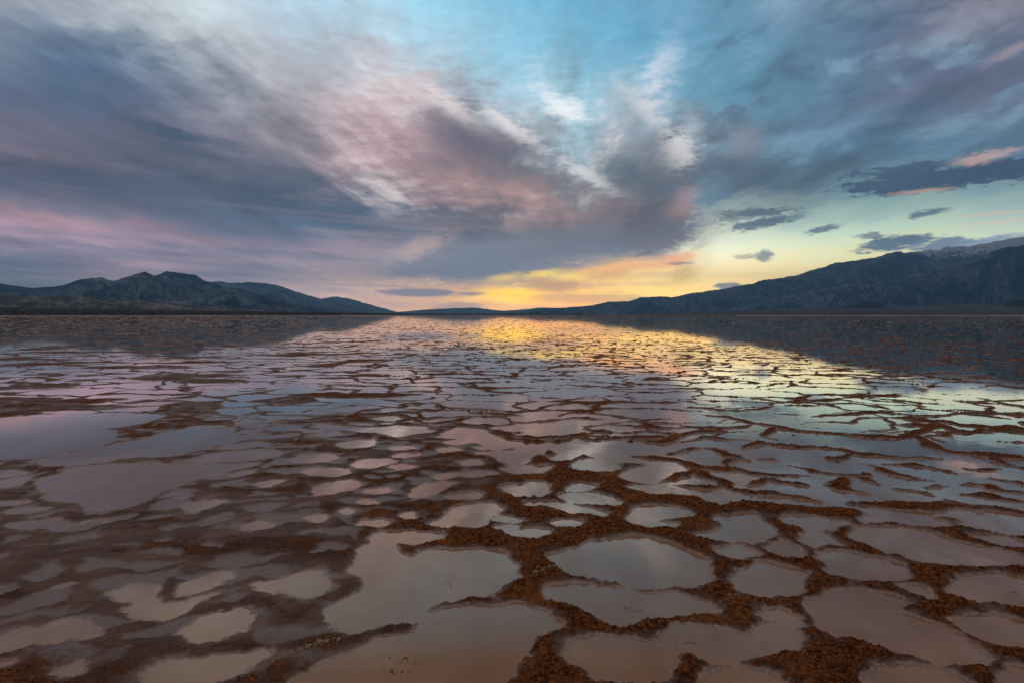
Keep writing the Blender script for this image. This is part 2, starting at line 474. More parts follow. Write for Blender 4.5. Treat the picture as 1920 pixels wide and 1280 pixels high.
def mud_material():
    m, q = material('mud')
    co = obj_co(q)
    crumb = attr(q, 'crumb')
    n1 = q.noise(co, 3.0, 5, 0.6); n2 = q.noise(co, 45.0, 5, 0.65); n3 = q.noise(co, 210.0, 3, 0.6)
    wet = q.mix(q.smooth(n1, 0.35, 0.65), (0.115, 0.062, 0.040, 1), (0.205, 0.120, 0.080, 1))
    dry = q.mix(q.smooth(n2, 0.38, 0.64), (0.070, 0.022, 0.008, 1), (0.34, 0.125, 0.042, 1))
    dry = q.mix(q.smooth(n1, 0.5, 0.7, 0, .5), dry, (0.44, 0.175, 0.058, 1))
    film = attr(q, 'film')
    wet = q.mix(film * q.smooth(n2, 0.30, 0.60, 0.55, 1.0), wet, (0.235, 0.175, 0.15, 1))
    f = q.smooth(crumb + (n2 - 0.5) * 1.1 + (n3 - .5) * .7 + (n1 - 0.5) * 0.5, 0.18, 0.80)
    colr = q.mix(f, wet, dry)
    colr = q.mix(attr(q, 'shore') * q.smooth(n2 + n1, 0.60, 1.05, 0, 0.9), colr, (0.46, 0.35, 0.28, 1))
    p = q.n('ShaderNodeBsdfPrincipled')
    q.put(p.inputs['Base Color'], colr)
    q.put(p.inputs['Roughness'], 0.60 + f * 0.33 - film * 0.24)
    q.put(p.inputs['Specular IOR Level'], 0.18 - f * 0.13 + film * 0.30)
    bp = q.n('ShaderNodeBump')
    q.put(bp.inputs['Height'], (n2 + n3 * 0.7) * (f * 0.8 + 0.28))
    bp.inputs['Strength'].default_value = 0.9
    bp.inputs['Distance'].default_value = 0.012
    q.t.links.new(bp.outputs[0], p.inputs['Normal'])
    finish(q, p.outputs[0])
    return m


def water_material():
    m, q = material('muddy_water')
    co = obj_co(q)
    n1 = q.noise(co, 1.3, 4, 0.55); n2 = q.noise(co, 5.0, 5, 0.6)
    bp = q.n('ShaderNodeBump')
    q.put(bp.inputs['Height'], q.noise(co, 7.0, 2, 0.4)); bp.inputs['Strength'].default_value = 0.05; bp.inputs['Distance'].default_value = 0.01
    dif = q.n('ShaderNodeBsdfDiffuse')
    q.put(dif.inputs['Color'], q.mix(q.smooth(n1 + (n2 - .5) * .5, 0.35, 0.7), (0.43, 0.235, 0.125, 1), (0.54, 0.32, 0.185, 1)))
    tr = q.n('ShaderNodeBsdfTransparent'); tr.inputs[0].default_value = (0.62, 0.52, 0.46, 1)
    mx = q.n('ShaderNodeMixShader'); mx.inputs[0].default_value = 0.72
    q.t.links.new(tr.outputs[0], mx.inputs[1]); q.t.links.new(dif.outputs[0], mx.inputs[2])
    gl = q.n('ShaderNodeBsdfGlossy'); gl.inputs['Color'].default_value = (1.0, 0.89, 0.80, 1); gl.inputs['Roughness'].default_value = 0.03
    q.t.links.new(bp.outputs[0], gl.inputs['Normal'])
    fr = q.n('ShaderNodeFresnel'); fr.inputs[0].default_value = 1.333
    mo = q.n('ShaderNodeMixShader')
    q.put(mo.inputs[0], q.m('MULTIPLY', q.m('POWER', S(q, fr.outputs[0]), 1.25), 2.9, clamp=True)); q.t.links.new(mx.outputs[0], mo.inputs[1]); q.t.links.new(gl.outputs[0], mo.inputs[2])
    finish(q, mo.outputs[0])
    return m


MUD, WATER = mud_material(), water_material()

# ------------------------------------------------------------------ the flooded mud flat
# pools surveyed from the photograph: (origin x, origin y, scale), outline
def tr_pts(pts, ox, oy, s):
    return [(ox + x / s, oy + y / s) for x, y in pts]


Z1, Z2, Z4, Z5 = (0, 960, 3), (560, 960, 3), (0, 740, 3), (600, 740, 3)
Z6 = (1200, 740, 2.6667)
Z0 = (0, 0, 1)
POOLS = [
 (Z1, [(510,480),(600,435),(700,395),(790,385),(870,405),(910,415),(885,470),(850,510),(930,515),(1040,505),(1130,485),(1200,483),(1225,495),(1150,535),(1050,570),(960,597),(840,608),(760,600),(690,580),(620,572),(740,530),(700,515),(620,490)]),
 (Z1, [(985,470),(1000,420),(1080,390),(1180,350),(1260,335),(1325,350),(1320,380),(1260,400),(1240,425),(1160,460),(1060,477)]),
 (Z1, [(1435,430),(1460,405),(1560,375),(1660,345),(1750,325),(1820,332),(1870,380),(1875,405),(1830,440),(1770,480),(1690,497),(1630,485),(1560,463),(1480,455)]),
 (Z1, [(1065,690),(1090,660),(1160,610),(1280,575),(1380,560),(1425,570),(1410,620),(1360,660),(1260,700),(1160,730),(1100,722)]),
 (Z1, [(-200,735),(0,690),(100,660),(200,635),(310,605),(400,615),(470,645),(555,680),(540,705),(480,720),(380,725),(260,742),(190,735),(120,765),(0,793),(-200,830)]),
 (Z1, [(760,960),(800,920),(900,860),(1020,825),(1180,805),(1320,780),(1430,755),(1510,760),(1500,795),(1420,860),(1330,920),(1230,960),(1120,1020),(900,1060),(780,1020)]),
 (Z1, [(300,900),(400,865),(500,825),(560,810),(530,860),(480,905),(400,915)]),
 (Z1, [(-150,860),(60,838),(120,850),(0,888),(-150,900)]),
 (Z1, [(45,65),(100,45),(250,45),(360,30),(385,75),(380,95),(250,98),(120,90)]),
 (Z1, [(445,72),(520,50),(600,42),(560,62),(460,75)]),
 (Z1, [(1390,100),(1350,60),(1450,45),(1540,60),(1500,100)]),
 (Z1, [(1700,40),(1780,20),(1845,35),(1820,52),(1740,50)]),
 (Z1, [(250,440),(330,410),(390,395),(370,425),(300,440)]),
 (Z2, [(440,110),(560,108),(700,120),(820,125),(780,160),(690,180),(600,180),(520,165),(540,190),(580,230),(600,262),(660,262),(760,225),(860,213),(1000,215),(1130,230),(1180,280),(1220,310),(1240,345),(1160,375),(1080,420),(1030,445),(920,450),(850,470),(740,480),(690,510),(640,530),(690,558),(740,566),(715,590),(670,592),(560,590),(460,620),(400,640),(300,655),(230,650),(150,600),(115,550),(200,500),(300,455),(380,410),(405,375),(310,345),(330,290),(325,225),(390,180),(435,130)]),
 (Z2, [(-40,1000),(60,900),(200,850),(330,800),(420,750),(450,715),(560,700),(660,690),(700,650),(705,590),(750,555),(800,530),(870,512),(1000,508),(1100,518),(1200,508),(1280,530),(1380,570),(1450,600),(1440,650),(1350,690),(1290,700),(1290,770),(1210,840),(1130,900),(1060,960),(950,1060),(500,1120),(60,1090)]),
 (Z0, [(1038,1045),(1073,1040),(1100,1032),(1127,1017),(1160,1008),(1211,1004),(1245,1016),(1284,1033),(1314,1050),(1324,1069),(1322,1086),(1288,1096),(1245,1098),(1200,1097),(1150,1090),(1110,1083),(1080,1072),(1055,1058)]),
 (Z0, [(1018,1098),(1027,1095),(1045,1096),(1080,1096),(1130,1100),(1180,1106),(1245,1113),(1290,1117),(1320,1125),(1337,1146),(1300,1150),(1250,1152),(1200,1160),(1170,1168),(1140,1163),(1115,1145),(1090,1127),(1060,1122),(1030,1118)]),
 (Z0, [(1065,1205),(1100,1198),(1160,1195),(1220,1202),(1260,1217),(1250,1228),(1240,1255),(1230,1268),(1150,1269),(1110,1265),(1085,1245),(1070,1225)]),
 (Z0, [(1241,1199),(1279,1178),(1331,1184),(1390,1196),(1418,1194),(1416,1174),(1437,1165),(1476,1178),(1495,1197),(1495,1216),(1442,1218),(1399,1233),(1356,1244),(1331,1246),(1305,1233),(1271,1216)]),
 (Z0, [(1425,1144),(1454,1135),(1476,1144),(1501,1169),(1497,1180),(1463,1169),(1437,1154)]),
 (Z0, [(1373,1084),(1390,1069),(1420,1062),(1463,1060),(1497,1067),(1516,1077),(1506,1092),(1489,1107),(1442,1109),(1412,1107),(1386,1099)]),
 (Z0, [(1352,1037),(1361,1028),(1382,1026),(1407,1030),(1433,1041),(1407,1045),(1365,1045)]),
 (Z0, [(1333,975),(1352,964),(1390,962),(1420,965),(1416,975),(1442,986),(1442,1001),(1407,1015),(1373,1015),(1339,1011),(1305,1003),(1339,998),(1361,988),(1356,979)]),
 (Z0, [(1446,1024),(1459,1011),(1484,1015),(1510,1028),(1501,1041),(1476,1043),(1454,1037)]),
 (Z0, [(1467,977),(1484,969),(1527,965),(1570,971),(1589,977),(1561,990),(1527,994),(1497,988)]),
 (Z0, [(1506,1007),(1523,998),(1544,998),(1565,1011),(1565,1015),(1527,1018),(1510,1015)]),
 (Z0, [(1598,998),(1612,986),(1655,988),(1706,992),(1749,1001),(1783,1015),(1826,1028),(1881,1041),(1940,1050),(1960,1066),(1839,1065),(1783,1056),(1719,1050),(1664,1039),(1638,1024),(1612,1013)]),
 (Z0, [(1531,1045),(1548,1028),(1583,1033),(1621,1041),(1664,1052),(1691,1071),(1685,1082),(1625,1086),(1591,1082),(1561,1073),(1559,1060)]),
 (Z0, [(1689,1103),(1711,1101),(1741,1107),(1764,1120),(1723,1118)]),
 (Z0, [(1783,1101),(1817,1084),(1860,1080),(1920,1086),(1950,1097),(1950,1131),(1911,1135),(1869,1136),(1826,1127),(1800,1116)]),
 (Z0, [(1521,1144),(1531,1122),(1553,1112),(1595,1109),(1638,1114),(1672,1124),(1700,1135),(1681,1148),(1719,1163),(1766,1174),(1809,1191),(1817,1208),(1843,1225),(1869,1240),(1800,1244),(1766,1240),(1715,1229),(1676,1220),(1651,1208),(1621,1203),(1591,1199),(1565,1186),(1540,1165)]),
 (Z0, [(1813,1169),(1852,1161),(1894,1161),(1920,1169),(1990,1182),(1990,1216),(1911,1218),(1869,1208),(1843,1186)]),
 (Z0, [(1309,1276),(1356,1263),(1407,1258),(1450,1263),(1463,1278),(1440,1297),(1340,1297)]),
 (Z0, [(1647,1274),(1672,1259),(1719,1250),(1766,1259),(1800,1276),(1800,1302),(1655,1302)]),
 (Z0, [(1822,1009),(1843,1003),(1886,1007),(1918,1026),(1890,1026),(1852,1020)]),
 (Z0, [(1800,981),(1826,966),(1869,964),(1920,968),(1990,977),(1990,1003),(1911,1005),(1860,996),(1826,992)]),
 (Z0, [(1177,962),(1190,952),(1217,947),(1240,948),(1275,952),(1288,961),(1256,969),(1226,974),(1256,982),(1279,987),(1249,989),(1222,986),(1195,978),(1180,972)]),
 (Z0, [(1600,975),(1640,960),(1700,962),(1760,972),(1790,985),(1740,985),(1680,980)]),
 (Z0, [(1985,1245),(2040,1225),(2120,1240),(2140,1280),(2030,1285)]), (Z0, [(2020,1120),(2080,1100),(2170,1115),(2180,1150),(2080,1160)]),
 (Z0, [(2000,1030),(2070,1015),(2160,1030),(2130,1055),(2040,1052)]),
 (Z0, [(1880,1285),(1950,1262),(2010,1290),(1990,1330),(1900,1330)]),
 (Z0, [(-130,1170),(-60,1150),(-20,1168),(-90,1195)]), (Z0, [(-180,1050),(-110,1035),(-70,1050),(-140,1070)]),
 (Z5, [(640,710),(700,680),(760,640),(840,625),(960,612),(1030,630),(1000,660),(940,690),(900,720),(840,745),(760,748),(690,735)]),
 (Z5, [(970,700),(1040,685),(1110,692),(1150,715),(1060,710)]),
 (Z2, [(1095,95),(1130,75),(1220,70),(1215,92),(1290,95),(1380,100),(1420,115),(1370,150),(1290,150),(1220,140),(1180,115)]),
 (Z5, [(1340,720),(1380,712),(1440,715),(1470,730),(1430,750),(1370,748)]),
 (Z5, [(1170,610),(1210,598),(1300,597),(1400,605),(1480,630),(1560,650),(1600,665),(1540,672),(1450,668),(1400,650),(1340,625),(1270,625),(1210,630)]),
 (Z5, [(1350,565),(1420,555),(1520,555),(1610,575),(1670,600),(1640,618),(1560,618),(1480,605),(1410,588)]),
 (Z5, [(1010,515),(1070,503),(1150,505),(1200,485),(1250,490),(1270,530),(1240,565),(1160,575),(1080,560),(1030,540)]),
 (Z5, [(1395,520),(1440,500),(1500,500),(1540,515),(1490,540),(1420,540)]),
 (Z5, [(1040,420),(1120,405),(1230,400),(1320,400),(1290,415),(1180,435),(1090,435)]),
 (Z5, [(870,325),(960,315),(1080,315),(1200,310),(1250,335),(1200,350),(1130,350),(1180,375),(1110,400),(1060,380),(1000,350),(1050,335),(950,335)]),
 (Z5, [(860,300),(960,275),(1060,265),(1150,270),(1060,292),(960,300)]),
 (Z5, [(1310,350),(1350,337),(1420,340),(1400,360),(1340,365)]),
 (Z5, [(1445,415),(1470,370),(1540,362),(1620,385),(1690,405),(1640,432),(1540,430)]),
 (Z5, [(1600,372),(1680,355),(1780,348),(1920,360),(1960,375),(1900,388),(1760,385),(1680,382)]),
 (Z5, [(1520,340),(1560,328),(1640,345),(1590,355)]),
 (Z5, [(1525,265),(1600,250),(1740,250),(1850,262),(1920,275),(1960,300),(1840,285),(1760,300),(1660,325),(1580,320),(1560,290)]),
 (Z5, [(1690,475),(1740,430),(1840,405),(1920,405),(1990,430),(1920,480),(1820,488)]),
 (Z5, [(1725,520),(1800,505),(1920,500),(2000,520),(2010,550),(1920,562),(1840,550)]),
 (Z5, [(500,555),(560,520),(640,500),(710,492),(700,515),(660,530),(640,555),(560,570)]),
 (Z5, [(715,575),(780,558),(890,555),(880,580),(800,588)]),
 (Z5, [(-40,520),(60,485),(160,480),(235,500),(180,525),(80,550),(-20,560)]),
 (Z5, [(175,390),(240,365),(330,360),(410,365),(360,390),(280,405)]),
 (Z5, [(655,465),(710,440),(790,435),(760,460),(690,470)]), (Z5, [(840,440),(900,430),(990,440),(920,460),(850,465)]),
 (Z5, [(785,375),(850,368),(890,385),(830,394)]), (Z5, [(455,665),(520,655),(550,680),(500,697)]),
 (Z5, [(220,710),(280,697),(360,710),(400,725),(300,728)]), (Z5, [(110,655),(160,642),(200,660),(150,675)]),
 (Z5, [(690,310),(740,298),(780,310),(730,320)]), (Z5, [(90,280),(170,262),(240,255),(320,275),(270,290),(160,293)]),
 (Z5, [(420,345),(500,330),(580,335),(520,350)]), (Z5, [(-80,430),(0,415),(80,408),(140,430),(100,455),(0,450)]),
 (Z5, [(660,235),(720,222),(790,232),(740,245)]), (Z5, [(380,222),(450,212),(520,222),(450,232)]), (Z5, [(400,300),(470,290),(540,300),(470,308)]),
 (Z5, [(700,268),(760,260),(810,268),(750,276)]), (Z5, [(880,260),(940,250),(990,258),(930,266)]), (Z5, [(400,400),(470,388),(530,400),(450,412)]),
 (Z5, [(260,540),(330,522),(400,530),(330,552)]), (Z5, [(180,600),(260,588),(330,600),(250,615)]), (Z5, [(1280,260),(1360,250),(1420,258),(1350,268)]),
 (Z4, [(-300,200),(0,130),(200,110),(380,105),(560,105),(760,105),(930,115),(880,130),(780,160),(700,180),(560,190),(640,200),(650,230),(610,260),(560,285),(450,310),(330,335),(210,350),(100,360),(0,365),(-300,340)]),
 (Z4, [(240,370),(330,345),(460,320),(600,305),(660,275),(760,255),(850,240),(930,210),(1060,205),(1200,190),(1300,195),(1340,240),(1360,255),(1280,275),(1180,290),(1100,310),(1000,340),(900,345),(720,345),(600,370),(440,390),(300,395)]),
 (Z4, [(215,500),(260,470),(350,440),(450,410),(540,392),(700,392),(850,390),(1000,392),(1150,395),(1300,390),(1440,380),(1420,395),(1260,420),(1230,450),(1150,475),(1040,490),(1000,525),(900,550),(850,600),(740,630),(640,645),(520,655),(450,630),(420,605),(300,600),(230,570),(330,545),(250,530)]),
 (Z4, [(1040,375),(1110,345),(1250,320),(1400,310),(1520,305),(1590,335),(1480,360),(1350,370),(1240,375),(1130,385)]),
 (Z4, [(1000,630),(1060,605),(1170,595),(1240,605),(1220,630),(1120,650),(1030,660)]),
 (Z4, [(-160,620),(0,600),(120,592),(190,600),(130,615),(0,632)]), (Z4, [(40,660),(140,640),(240,640),(260,650),(130,665),(60,672)]),
 (Z4, [(-160,450),(0,430),(80,418),(150,432),(100,450),(0,465)]), (Z4, [(-160,510),(0,490),(80,465),(160,458),(185,480),(110,510),(0,530)]),
 (Z4, [(960,560),(1040,550),(1110,560),(1050,575),(980,575)]), (Z4, [(1440,510),(1520,490),(1620,480),(1560,505),(1480,520)]),
 (Z4, [(1620,375),(1720,340),(1830,332),(1890,350),(1840,370),(1720,380)]), (Z4, [(1690,430),(1780,410),(1900,412),(1960,430),(1880,455),(1780,450)]),
 (Z4, [(1280,450),(1370,425),(1440,415),(1400,440),(1320,460)]), (Z4, [(1240,290),(1320,278),(1480,270),(1560,280),(1440,290),(1330,302)]),
 (Z4, [(1370,230),(1440,212),(1560,215),(1480,232),(1400,238)]),
]
RIDGES = [
 (Z6, [(-40,40),(120,40),(200,35)], 1), (Z6, [(210,60),(330,65),(400,75),(500,80),(600,70),(660,58)], 1),
 (Z6, [(330,100),(400,105),(500,125),(560,140),(660,155),(740,175),(860,185),(980,195),(1090,205),(1200,210),(1300,215),(1370,190),(1450,170),(1500,150),(1440,125),(1370,100),(1300,95),(1200,85),(1060,95),(980,100),(870,108)], 1.25),
 (Z6, [(-20,165),(100,170),(220,160),(340,165),(470,165),(540,150)], 1), (Z6, [(-20,225),(80,235),(150,240),(200,190),(270,185)], 1.1),
 (Z6, [(660,160),(640,185),(620,210),(720,225)], .9),
 (Z6, [(500,265),(600,245),(660,250),(760,262),(880,265),(1000,275),(1070,290),(1140,300),(1200,300),(1280,315),(1400,320),(1520,320)], 1),
 (Z6, [(1500,150),(1560,180),(1650,185),(1740,190)], 1), (Z6, [(1380,200),(1420,240),(1470,265),(1520,280),(1640,295),(1740,300),(1830,310),(1960,320)], 1.3),
 (Z6, [(1720,300),(1820,345),(1960,375)], 1), (Z6, [(-20,310),(100,320),(200,330),(240,360),(330,370),(440,375),(500,380),(580,395),(700,410),(830,400)], 1.2),
 (Z6, [(130,295),(220,270),(300,265),(380,270),(440,300),(540,325)], 1), (Z6, [(440,375),(450,345),(500,330),(560,335)], .9), (Z6, [(610,325),(660,320),(690,330)], .8),
 (Z6, [(740,355),(800,365),(860,380),(960,390),(1060,400),(1150,405)], 1), (Z6, [(930,315),(1000,320),(1060,300)], 1),
 (Z6, [(1110,345),(1200,365),(1250,395),(1340,415),(1480,430)], 1), (Z6, [(1220,350),(1340,355),(1440,365),(1560,390)], .9),
 (Z6, [(1620,375),(1720,380),(1820,375)], 1), (Z6, [(1730,410),(1820,430),(1960,440)], 1), (Z6, [(60,430),(200,415),(280,385)], 1),
 (Z6, [(240,360),(280,385),(340,420),(430,430),(430,455),(520,485),(640,500),(780,515),(900,540)], 1.1), (Z6, [(180,455),(300,465),(430,455)], 1),
 (Z6, [(-20,510),(150,510),(300,535),(350,570),(300,620),(330,640),(400,660)], 1.6),
 (Z6, [(350,570),(480,565),(600,560),(700,590),(850,575),(980,590),(1100,600),(1200,620),(1340,640),(1500,650),(1620,650),(1750,680),(1960,700)], 1.3),
 (Z6, [(580,550),(640,570),(700,590)], 1), (Z6, [(1050,540),(1200,545),(1340,555),(1440,560),(1530,545),(1640,560),(1680,590)], 1.2),
 (Z6, [(1000,400),(1020,470),(1090,480),(1170,500)], 1.1), (Z6, [(1060,405),(1090,410),(1140,430),(1190,450)], 1), (Z6, [(560,455),(660,420),(700,440),(860,455)], 1.1),
 (Z6, [(1270,475),(1380,490),(1430,505)], .9), (Z6, [(1430,470),(1550,460)], 1), (Z6, [(1590,495),(1720,505),(1800,520),(1960,540)], 1.1),
 (Z6, [(1620,450),(1750,455),(1790,485),(1960,490)], 1), (Z6, [(1350,610),(1500,620),(1640,630)], 1),
 (Z6, [(550,640),(640,650),(720,680),(820,690),(920,685),(1000,660),(1060,630),(1090,605)], 1.2), (Z6, [(550,640),(620,610),(700,590)], 1.1), (Z6, [(1500,525),(1640,555),(1780,565),(1960,600)], 1.1),
 (Z6, [(540,10),(700,35),(830,40),(960,15),(1140,10)], 1), (Z6, [(720,50),(900,55)], .9), (Z6, [(1160,15),(1300,25),(1400,40),(1560,50)], 1),
 (Z6, [(1640,35),(1760,30),(1960,25)], 1), (Z6, [(1700,15),(1850,50),(1960,65)], 1), (Z6, [(1570,75),(1740,80)], .8), (Z6, [(1560,92),(1700,100),(1850,120)], .9),
 (Z6, [(1660,145),(1770,160),(1960,165)], 1), (Z6, [(1770,185),(1960,190)], 1), (Z6, [(1780,230),(1960,240)], 1), (Z6, [(960,45),(1080,40),(1180,55),(1270,75)], 1),
 (Z5, [(350,25),(440,35),(560,30),(640,15),(760,5)], 1), (Z5, [(480,80),(560,80),(640,90),(700,80),(680,50),(620,35)], 1), (Z5, [(690,70),(760,75),(860,80),(970,80)], 1),
 (Z5, [(290,110),(380,110),(450,115),(510,130),(560,155),(640,160),(740,150),(800,135),(880,120)], 1.1), (Z5, [(730,165),(820,170),(920,180),(960,200),(1000,200)], 1.2),
 (Z5, [(830,100),(960,105),(1050,110),(1150,118)], 1), (Z5, [(1050,105),(1120,95),(1230,85),(1260,60),(1400,45),(1500,40),(1600,40),(1750,40),(1960,45)], 1),
 (Z5, [(1240,5),(1260,20),(1320,15),(1400,28)], 1), (Z5, [(1480,5),(1580,10),(1620,40)], 1), (Z5, [(1600,8),(1700,5),(1780,25)], 1),
 (Z5, [(1340,120),(1380,105),(1470,100),(1540,80),(1570,92)], 1), (Z5, [(1180,150),(1300,145),(1380,138),(1460,128),(1580,135)], 1),
 (Z5, [(960,205),(1060,230),(1180,245),(1300,245),(1400,230),(1480,215)], 1.2), (Z5, [(1400,235),(1520,260),(1640,250),(1740,240),(1850,240),(1960,240)], 1.2),
 (Z5, [(1650,172),(1800,180),(1960,198)], 1), (Z5, [(1780,150),(1860,140),(1960,135)], 1), (Z5, [(1780,150),(1840,165),(1900,190)], 1),
 (Z0, [(445,790),(480,770),(530,772)], 1), (Z0, [(560,775),(580,768),(600,766)], 1), (Z0, [(490,800),(560,792),(640,790)], 1), (Z0, [(620,765),(650,758),(690,760)], 1),
 (Z0, [(520,755),(580,752),(630,756)], .9), (Z0, [(430,815),(520,808),(580,812)], 1), (Z0, [(520,823),(560,815),(620,808)], 1), (Z0, [(400,775),(470,782),(510,787)], .9),
]
MUDZONE = [(-700,768),(0,776),(280,772),(330,755),(400,752),(400,775),(330,808),(420,800),(450,822),(540,826),(610,824),(660,812),(740,812),(830,818),(930,830),(1000,840),(1060,846),(1100,850),(1160,862),(1225,866),(1260,880),(1255,890),(1240,925),(1290,945),(1330,950),(1430,955),(1560,958),(1640,962),(1740,970),(1830,975),(2000,990),(2700,1010),(2700,1700),(-700,1700)]


def chaikin(p, closed, it=2):
    p = np.asarray(p, float)
    for _ in range(it):
        if closed:
            qn = np.roll(p, -1, 0)
            p = np.stack([p * .75 + qn * .25, p * .25 + qn * .75], 1).reshape(-1, 2)
        else:
            a, b = p[:-1], p[1:]
            mid = np.stack([a * .75 + b * .25, a * .25 + b * .75], 1).reshape(-1, 2)
            p = np.vstack([p[:1], mid[1:-1], p[-1:]])
    return p


rows_px = np.concatenate([np.arange(1800, 1290, -6.0), np.arange(1290, 1285, -1.3), np.arange(1285, 800, -0.92), np.arange(800, 640, -0.48), np.arange(640, 600, -0.55), np.arange(600, 593.2, -0.35)])
Yw = np.array([pix_ground(960, r)[1] for r in rows_px]).astype(np.float32)
_side = 0.96 + np.cumsum(np.linspace(0.003, 0.026, 100))
TX = np.concatenate([-_side[::-1], np.linspace(-0.96, 0.96, 940), _side]).astype(np.float32)
NR, NC = len(Yw), len(TX)
GY_ = np.repeat(Yw[:, None], NC, 1)
GX_ = GY_ * TX[None, :]
wx = GX_ + 0.020 * fbm(GX_ * 7, GY_ * 7, 3, 5) + 0.05 * fbm(GX_ * 1.7, GY_ * 1.7, 2, 9)
wy = GY_ + 0.020 * fbm(GX_ * 7 + 50, GY_ * 7, 3, 15) + 0.05 * fbm(GX_ * 1.7, GY_ * 1.7 + 40, 2, 19)


def window(p, margin):
    x0, y0 = p.min(0) - margin; x1, y1 = p.max(0) + margin
    r = np.where((Yw >= y0) & (Yw <= y1))[0]
    if len(r) == 0: return None
    ya, yb = Yw[r[0]], Yw[r[-1]]
    lo, hi = min(x0 / ya, x0 / yb), max(x1 / ya, x1 / yb)
    c = np.where((TX >= lo) & (TX <= hi))[0]
    if len(c) == 0: return None
    return slice(r[0], r[-1] + 1), slice(c[0], c[-1] + 1)


def seg_dist(x, y, p, closed):
    q = np.roll(p, -1, 0) if closed else p[1:]
    a = p if closed else p[:-1]
    best = np.full(x.shape, 1e9, np.float32); inside = np.zeros(x.shape, bool); arc = np.zeros(x.shape, np.float32)
    run = 0.0
    for (ax, ay), (bx, by) in zip(a, q):
        ex, ey = bx - ax, by - ay
        L2 = ex * ex + ey * ey + 1e-12
        t = np.clip(((x - ax) * ex + (y - ay) * ey) / L2, 0, 1)
        d = (x - ax - t * ex) ** 2 + (y - ay - t * ey) ** 2
        L = math.sqrt(L2)
        if not closed:
            arc = np.where(d < best, run + t * L, arc)
        best = np.minimum(best, d); run += L
        if closed:
            cr = ((ay > y) != (by > y)) & (x < (bx - ax) * (y - ay) / (by - ay + 1e-12) + ax)
            inside ^= cr
    return np.sqrt(best), inside, arc, run


# mud zone weight
mz = np.array([pix_ground(*p) for p in MUDZONE])
win = window(mz, 1.0)
zone = np.zeros((NR, NC), np.float32)
d, ins, _, _ = seg_dist(wx[win], wy[win], mz, True)
zone[win] = sst(np.where(ins, d, -d), -0.16, 0.16)

CAP = 0.30
Dm = np.full((NR, NC), CAP, np.float32)
for (ox, oy, s), pts in POOLS:
    p = chaikin(np.array([pix_ground(*q) for q in tr_pts(pts, ox, oy, s)]), True, 2)
    w_ = window(p, CAP)
    if w_ is None: continue
    d, ins, _, _ = seg_dist(wx[w_], wy[w_], p, True)
    Dm[w_] = np.minimum(Dm[w_], np.where(ins, -d, d))

Dw = np.full((NR, NC), -CAP, np.float32)
for (ox, oy, s), pts, k in RIDGES:
    pg = np.array([pix_ground(*q) for q in tr_pts(pts, ox, oy, s)])
    p = chaikin(pg, False, 2)
    w_ = window(p, CAP)
    if w_ is None: continue
    d, _, arc, tot = seg_dist(wx[w_], wy[w_], p, False)
    ends = np.minimum(arc, tot - arc)
    hw = (0.060 * k + 0.035 * fbm(GX_[w_] * 2.2, GY_[w_] * 2.2, 2, 33)) * (0.45 + 0.55 * sst(ends, 0, 0.2))
    Dw[w_] = np.maximum(Dw[w_], hw - d)

# procedural ridge network farther out
def voronoi(x, y, seed):
    xi, yi = np.floor(x).astype(np.int64), np.floor(y).astype(np.int64)
    f1 = np.full(x.shape, 9.0, np.float32); f2 = f1.copy()
    for i in (-1, 0, 1):
        for j in (-1, 0, 1):
            cx, cy = xi + i, yi + j
            h = (cx * 73856093 ^ cy * 19349663 ^ seed * 83492791) & 0xFFFFFF
            jx = ((h * 1103515245 + 12345) >> 8 & 0xFFFF) / 65535.0
            jy = ((h * 22695477 + 1) >> 9 & 0xFFFF) / 65535.0
            d_ = np.sqrt((cx + 0.08 + 0.84 * jx - x) ** 2 + (cy + 0.08 + 0.84 * jy - y) ** 2).astype(np.float32)
            m_ = d_ < f1
            f2 = np.where(m_, f1, np.minimum(f2, d_)); f1 = np.where(m_, d_, f1)
    return f1, f2


far_rows = Yw > 6.0
r0 = int(np.argmax(far_rows))
xs, ys = GX_[r0:], GY_[r0:]
vx = xs * 0.85 + 0.40 * fbm(xs * 0.9, ys * 0.9, 3, 41); vy = ys * 1.25 + 0.40 * fbm(xs * 0.9 + 30, ys * 0.9, 3, 43)
f1, f2 = voronoi(vx, vy, 3)
edge = (f2 - f1) * 0.62
soft_far = sst(-xs / ys, 0.05, 0.45)                       # smoother, wetter mud to the left
hwn = 0.068 + 0.055 * fbm(xs * 0.45, ys * 0.6, 3, 47) + 0.02 * soft_far + 0.012 * sst(ys, 8, 30)
Dv = np.clip(hwn - edge, -CAP, CAP)
# low streaky mud bars
bars = fbm(xs * 0.35, ys * 0.9, 4, 51)
Dv = np.maximum(Dv, np.clip((bars - 0.75 + 0.55 * soft_far) * 0.4, -CAP, CAP))
wfar = sst(ys + 1.2 * fbm(xs * .4, ys * .4, 2, 58), 8.6, 11.5)
Dw[r0:] = Dw[r0:] * (1 - wfar) + Dv * wfar
# a little of the network between the surveyed ridges, too
Dw[r0:] = np.where(wfar < 1, np.maximum(Dw[r0:], Dv - 0.012 - 0.012 * (xs > 0)), Dw[r0:])

